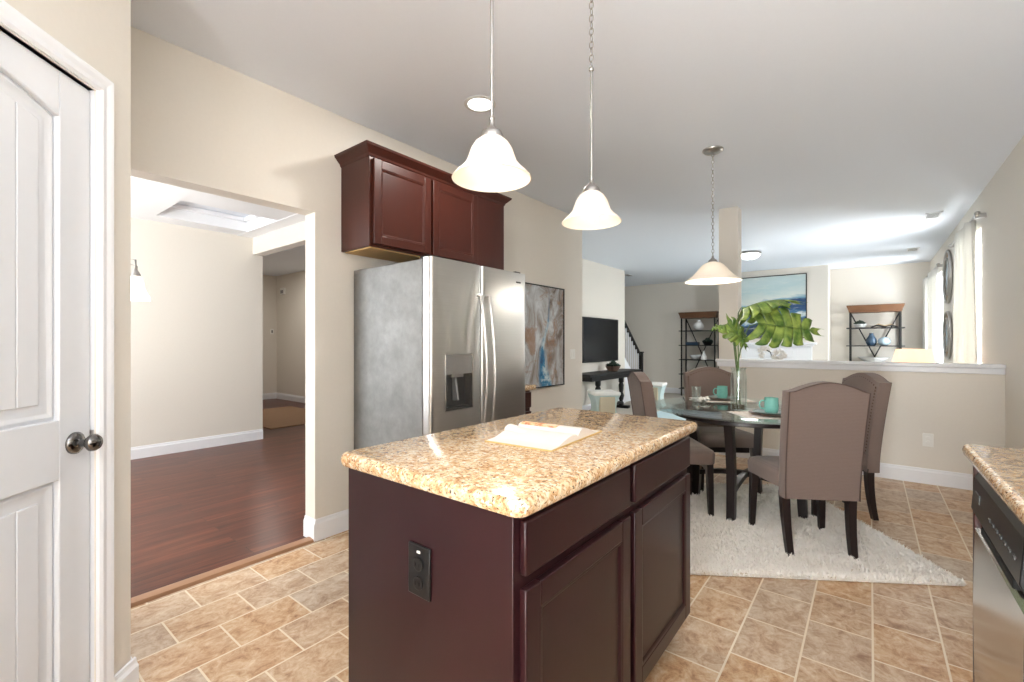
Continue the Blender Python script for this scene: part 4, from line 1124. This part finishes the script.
vaseobj('white_bottle', (eL[0]+.10, eL[1]-.05, SH(.84)), [(.001, 0), (.06, 0), (.065, .07), (.03, .14), (.022, .20), (.026, .21), (.001, .21)], 'white_cer', 'white bottle beside the bowl on the left etagere', 'vase')
succulent('potted_plant', (eR[0]-.22, eR[1]-.04, SH(1.52)), .115, 'white_cer', 'dark leafy plant in a white bowl on the top shelf of the right etagere')
ob = thing('stacked_book', 'tan and dark books lying open on the top shelf of the right etagere', 'book', (eR[0]+.14, eR[1]-.04, SH(1.52)), .1)
b = MB(); b.rings([[(x, y, z) for x, z in ((-.19, .02), (-.1, .055), (0, .02), (.1, .05), (.19, .01), (.19, .0), (.1, .03), (0, 0), (-.1, .03), (-.19, 0))] for y in (-.1, .1)]); b.build('cover', 'iron', ob)
b = MB(); b.rings([[(x, y, z) for x, z in ((-.17, .025), (-.09, .07), (0, .04), (.09, .065), (.17, .018), (.17, .012), (.1, .05), (0, .021), (-.1, .055), (-.18, .02))] for y in (-.09, .09)]); b.build('pages', 'booktan', ob)
vaseobj('blue_vase', (eR[0]-.05, eR[1]-.03, SH(1.18)), [(.001, 0), (.06, 0), (.085, .05), (.08, .12), (.045, .18), (.03, .22), (.035, .235), (.001, .22)], 'bluecer', 'dark blue ribbed vase on the right etagere', 'vase')
vaseobj('round_jar', (eR[0]+.14, eR[1]-.05, SH(1.18)), [(.001, 0), (.045, 0), (.09, .04), (.10, .085), (.08, .13), (.04, .155), (.001, .16)], 'palebl', 'pale blue round jar beside the blue vase', 'jar')
vaseobj('serving_bowl', (eR[0]-.02, eR[1]-.03, SH(.84)), [(.001, 0), (.08, 0), (.18, .06), (.25, .12), (.24, .12), (.17, .07), (.001, .02)], 'white_cer', 'wide white bowl on the right etagere shelf just above the ledge', 'bowl')

# curtains, rods, wall art
def curtain(name, y0, y1, ztop, label, folds=7):
    b = MB(); nz, ny = 14, folds*8; rsf = []
    for j in range(nz+1):
        z = .03+(ztop-.03)*j/nz; row = []
        pinch = 1-.10*math.sin(PI*j/nz)
        for i in range(ny+1):
            u = i/ny; y = (y0+y1)/2+(u-.5)*(y1-y0)*(pinch+.08*(1-j/nz)); x = .80+.040*math.sin(u*folds*2*PI+.6*math.sin(z*1.3))+.008*math.sin(z*2+u*9)
            row.append((x, y, z))
        rsf.append(row)
    o_ = 0
    for row in rsf: b.v += row
    for j in range(nz):
        for i in range(ny):
            a = j*(ny+1)+i; b.f.append((a, a+1, a+ny+2, a+ny+1))
    o = b.build(name, 'curtain', smooth=180, solid=.003); return tag(o, label, 'curtain', 'white curtains on the right wall')
curtain('window_curtain', 6.40, 7.32, 2.47, 'white curtain panel at the near living room window')
curtain('window_curtain', 9.62, 10.35, 2.40, 'white curtain panel at the far window, beside the oval ornaments')
curtain('window_curtain', 10.72, 11.2, 2.40, 'white curtain panel farthest away in the corner by the etagere', folds=5)
def rod(y0, y1, z, label):
    t = thing('curtain_rod', label, 'curtain rod', (.80, (y0+y1)/2, z))
    b = MB(); h = (y1-y0)/2; b.tube([(0, -h, 0), (0, h, 0)], .012, 10); b.build('rod', 'nickel', t, smooth=60)
    for hh in (-h, h): MB().sphere((0, hh, 0), .024, 12, 8).build('finial', 'nickel', t, smooth=180)
    for s in (-1, 1): MB().box(-.008, .07, s*(h-.08)-.01, s*(h-.08)+.01, -.03, .012).build('bracket', 'nickel', t)
rod(6.12, 7.95, 2.475, 'nickel curtain rod over the near living room window'); rod(9.25, 11.25, 2.415, 'nickel curtain rod over the far living room window')
for (yc_, zc, ry, rz_, lab) in ((8.75, 2.17, .38, .36, 'upper oval metal wall ornament between the two windows'), (8.75, 1.36, .36, .32, 'lower oval metal wall ornament between the two windows')):
    t = thing('wall_ornament', lab, 'wall decor', (.868, yc_, zc), 0, 'oval ornaments between the windows')
    pts = lambda k, x: [(x, ry*k*math.cos(2*PI*i/32), rz_*k*math.sin(2*PI*i/32)) for i in range(32)]
    MB().tube(pts(1, -.02), .018, 8, closed=True).build('outer_ring', 'nickel', t, smooth=180)
    MB().tube(pts(.72, -.03), .012, 8, closed=True).build('inner_ring', 'nickel', t, smooth=180)
    b = MB(); b.lathe([(.001, 0), (1, 0), (1, .01), (.001, .012)], n=32)
    b.v = [(-z-.004, x*ry*.62, y*rz_*.62) for x, y, z in b.v]; b.build('disc', 'palebl', t)
    b = MB()
    for i in range(8):
        a = 2*PI*i/8; b.bar((-.02, ry*.70*math.cos(a), rz_*.70*math.sin(a)), (-.02, ry*.99*math.cos(a), rz_*.99*math.sin(a)), .012)
    b.build('spokes', 'booktan', t)

# lamp and side table behind the half wall
st_ = thing('side_table', 'small wooden side table behind the half wall under the lamp', 'table', (.37, 6.6, 0))
MB().lathe([(.001, .60), (.26, .60), (.265, .612), (.26, .625), (.001, .625)], n=40).build('tabletop', 'shelfwood', st_, smooth=50)
MB().lathe([(.17, 0), (.17, .02), (.03, .05), (.03, .60)], n=24).build('pedestal', 'iron', st_, smooth=50)
lp = thing('table_lamp', 'lit table lamp with a cream drum shade behind the half wall', 'lamp', (.37, 6.6, .6255))
MB().lathe([(.001, 0), (.075, 0), (.075, .015), (.03, .03), (.055, .12), (.045, .22), (.012, .27), (.012, .34), (.001, .34)], n=28).build('base', 'palebl', lp, smooth=50)
rs = [[(r*math.cos(2*PI*j/40), r*math.sin(2*PI*j/40), z) for j in range(40)] for r, z in ((.205, .30), (.145, .552), (.142, .552), (.202, .30))]
MB().rings(rs, caps=False, closed=True).build('lamp_shade', 'lampshade', lp, smooth=50)
MB().sphere((0, 0, .40), .03, 14, 8).build('bulb', 'bulb', lp, smooth=180)
point('table_lamp_glow', (.37, 6.6, 1.10), 1.2)
# orchid on sofa table
so = thing('sofa_table', 'low table behind the half wall carrying the orchid', 'table', (-1.06, 7.0, 0))
box(-.35, .35, -.2, .2, .66, .70).build('tabletop', 'shelfwood', so, bevel=.005)
for i in (-1, 1):
    for j in (-1, 1): box(i*.31-.02, i*.31+.02, j*.16-.02, j*.16+.02, 0, .66).build('leg', 'iron', so)
oc = thing('potted_orchid', 'white orchid showing just above the half wall ledge', 'plant', (-1.04, 7.0, .70))
MB().lathe([(.001, 0), (.05, 0), (.07, .13), (.066, .13), (.05, .02), (.001, .1)], n=24).build('pot', 'iron', oc, smooth=50)
MB().tube([(0, 0, .10), (.01, 0, .30), (-.02, 0, .42), (-.10, 0, .47)], .006, 6).build('stem', 'iron', oc, smooth=180)
MB().tube([(0, 0, .10), (.0, .02, .28), (.05, 0, .40), (.13, 0, .43)], .004, 6).build('stem', 'stem', oc, smooth=180)
r_ = random.Random(4)
for (fx, fy, fz) in ((-.14, 0, .45), (-.09, -.03, .48), (-.04, .01, .46), (-.12, -.02, .38), (.05, -.02, .42), (.10, 0, .43), (.14, -.02, .38), (.03, -.03, .35), (.10, -.02, .34)):
    b = MB()
    for k in range(5):
        a = 2*PI*k/5+r_.uniform(0, .6); b.sphere((fx+.024*math.cos(a), fy-.004, fz+.024*math.sin(a)), .024, 8, 6, (1, .25, 1)) if False else None
        o_ = len(b.v); b.sphere((0, 0, 0), .024, 8, 6, (1, .25, .75)); b.v[o_:] = [(fx+.022*math.cos(a)+x*math.cos(a)-z*math.sin(a), fy+y, fz+.022*math.sin(a)+x*math.sin(a)+z*math.cos(a)) for x, y, z in b.v[o_:]]
    b.build('blossom', 'petal', oc, smooth=180)

# ------------------------------------------------------------------ dining room & foyer contents
cl = thing('chandelier', 'nickel chandelier with lit bell glass shades in the dining room', 'chandelier', (-4.42, .70, 0))
MB().lathe([(.001, 1.60), (.012, 1.61), (.03, 1.66), (.014, 1.72), (.03, 1.80), (.012, 1.90), (.008, 2.0), (.008, 2.70)], n=20).build('stem', 'nickel', cl, smooth=50)
MB().lathe([(.065, 0), (.06, -.02), (.012, -.03)], (0, 0, CEIL-.001), 24).build('canopy', 'nickel', cl, smooth=50)
CA0 = math.atan2(.19, .22)
for k in range(5):
    a = CA0+2*PI*k/5; ca, sa = math.cos(a), math.sin(a)
    pts = [(0, 1.68), (.10, 1.66), (.18, 1.76), (.24, 1.86), (.29, 1.85), (.29, 1.78)]
    arm = MB().tube([(ca*r, sa*r, z) for r, z in pts], .006, 8).build('arm', 'nickel', cl, smooth=180)
    pr = [(.085, 1.58), (.07, 1.605), (.052, 1.65), (.045, 1.70), (.026, 1.735)]
    inn = [(r-.003, z-.001) for r, z in reversed(pr)]
    MB().rings([[(ca*.29+r*math.cos(2*PI*j/28), sa*.29+r*math.sin(2*PI*j/28), z) for j in range(28)] for r, z in pr+inn], caps=False, closed=True).build('glass_shade', 'shade_cool', arm, smooth=60)
    MB().lathe([(.03, 1.73), (.03, 1.745), (.012, 1.78)], (ca*.29, sa*.29, 0), 20).build('shade_holder', 'nickel', arm, smooth=50)
    MB().sphere((ca*.29, sa*.29, 1.64), .026, 12, 8).build('bulb', 'bulb', arm, smooth=180)
point('chandelier_glow', (-4.42, .70, 1.5), 7, (1, .95, .86), .12)
tag(box(-8.85, -6.75, 2.95, 4.25, .005, .016).build('foyer_rug', 'foyer_rug', bevel=.003), 'tan rug on the dark plank floor of the foyer', 'rug')
ds = thing('door_chime', 'small white chime box high on the foyer wall', 'wall box', (-10.10, 4.70, 2.38))
box(-.09, .09, -.045, 0, -.075, .075).build('case', 'white_pl', ds, bevel=.008); box(-.06, .06, -.049, -.045, -.05, .02).build('grille', 'lgrey', ds)
dt = thing('light_switch', 'small switch plate beside the corner of the foyer', 'light switch', (-10.45, 4.60, 1.50))
box(0, .006, -.04, .04, -.06, .06).build('cover_plate', 'white_pl', dt, bevel=.002); box(.006, .012, -.012, .012, -.03, .03).build('rocker', 'dgrey', dt)
down('foyer_glow', (-8.6, 3.7, CEIL-.02), 9, .12)
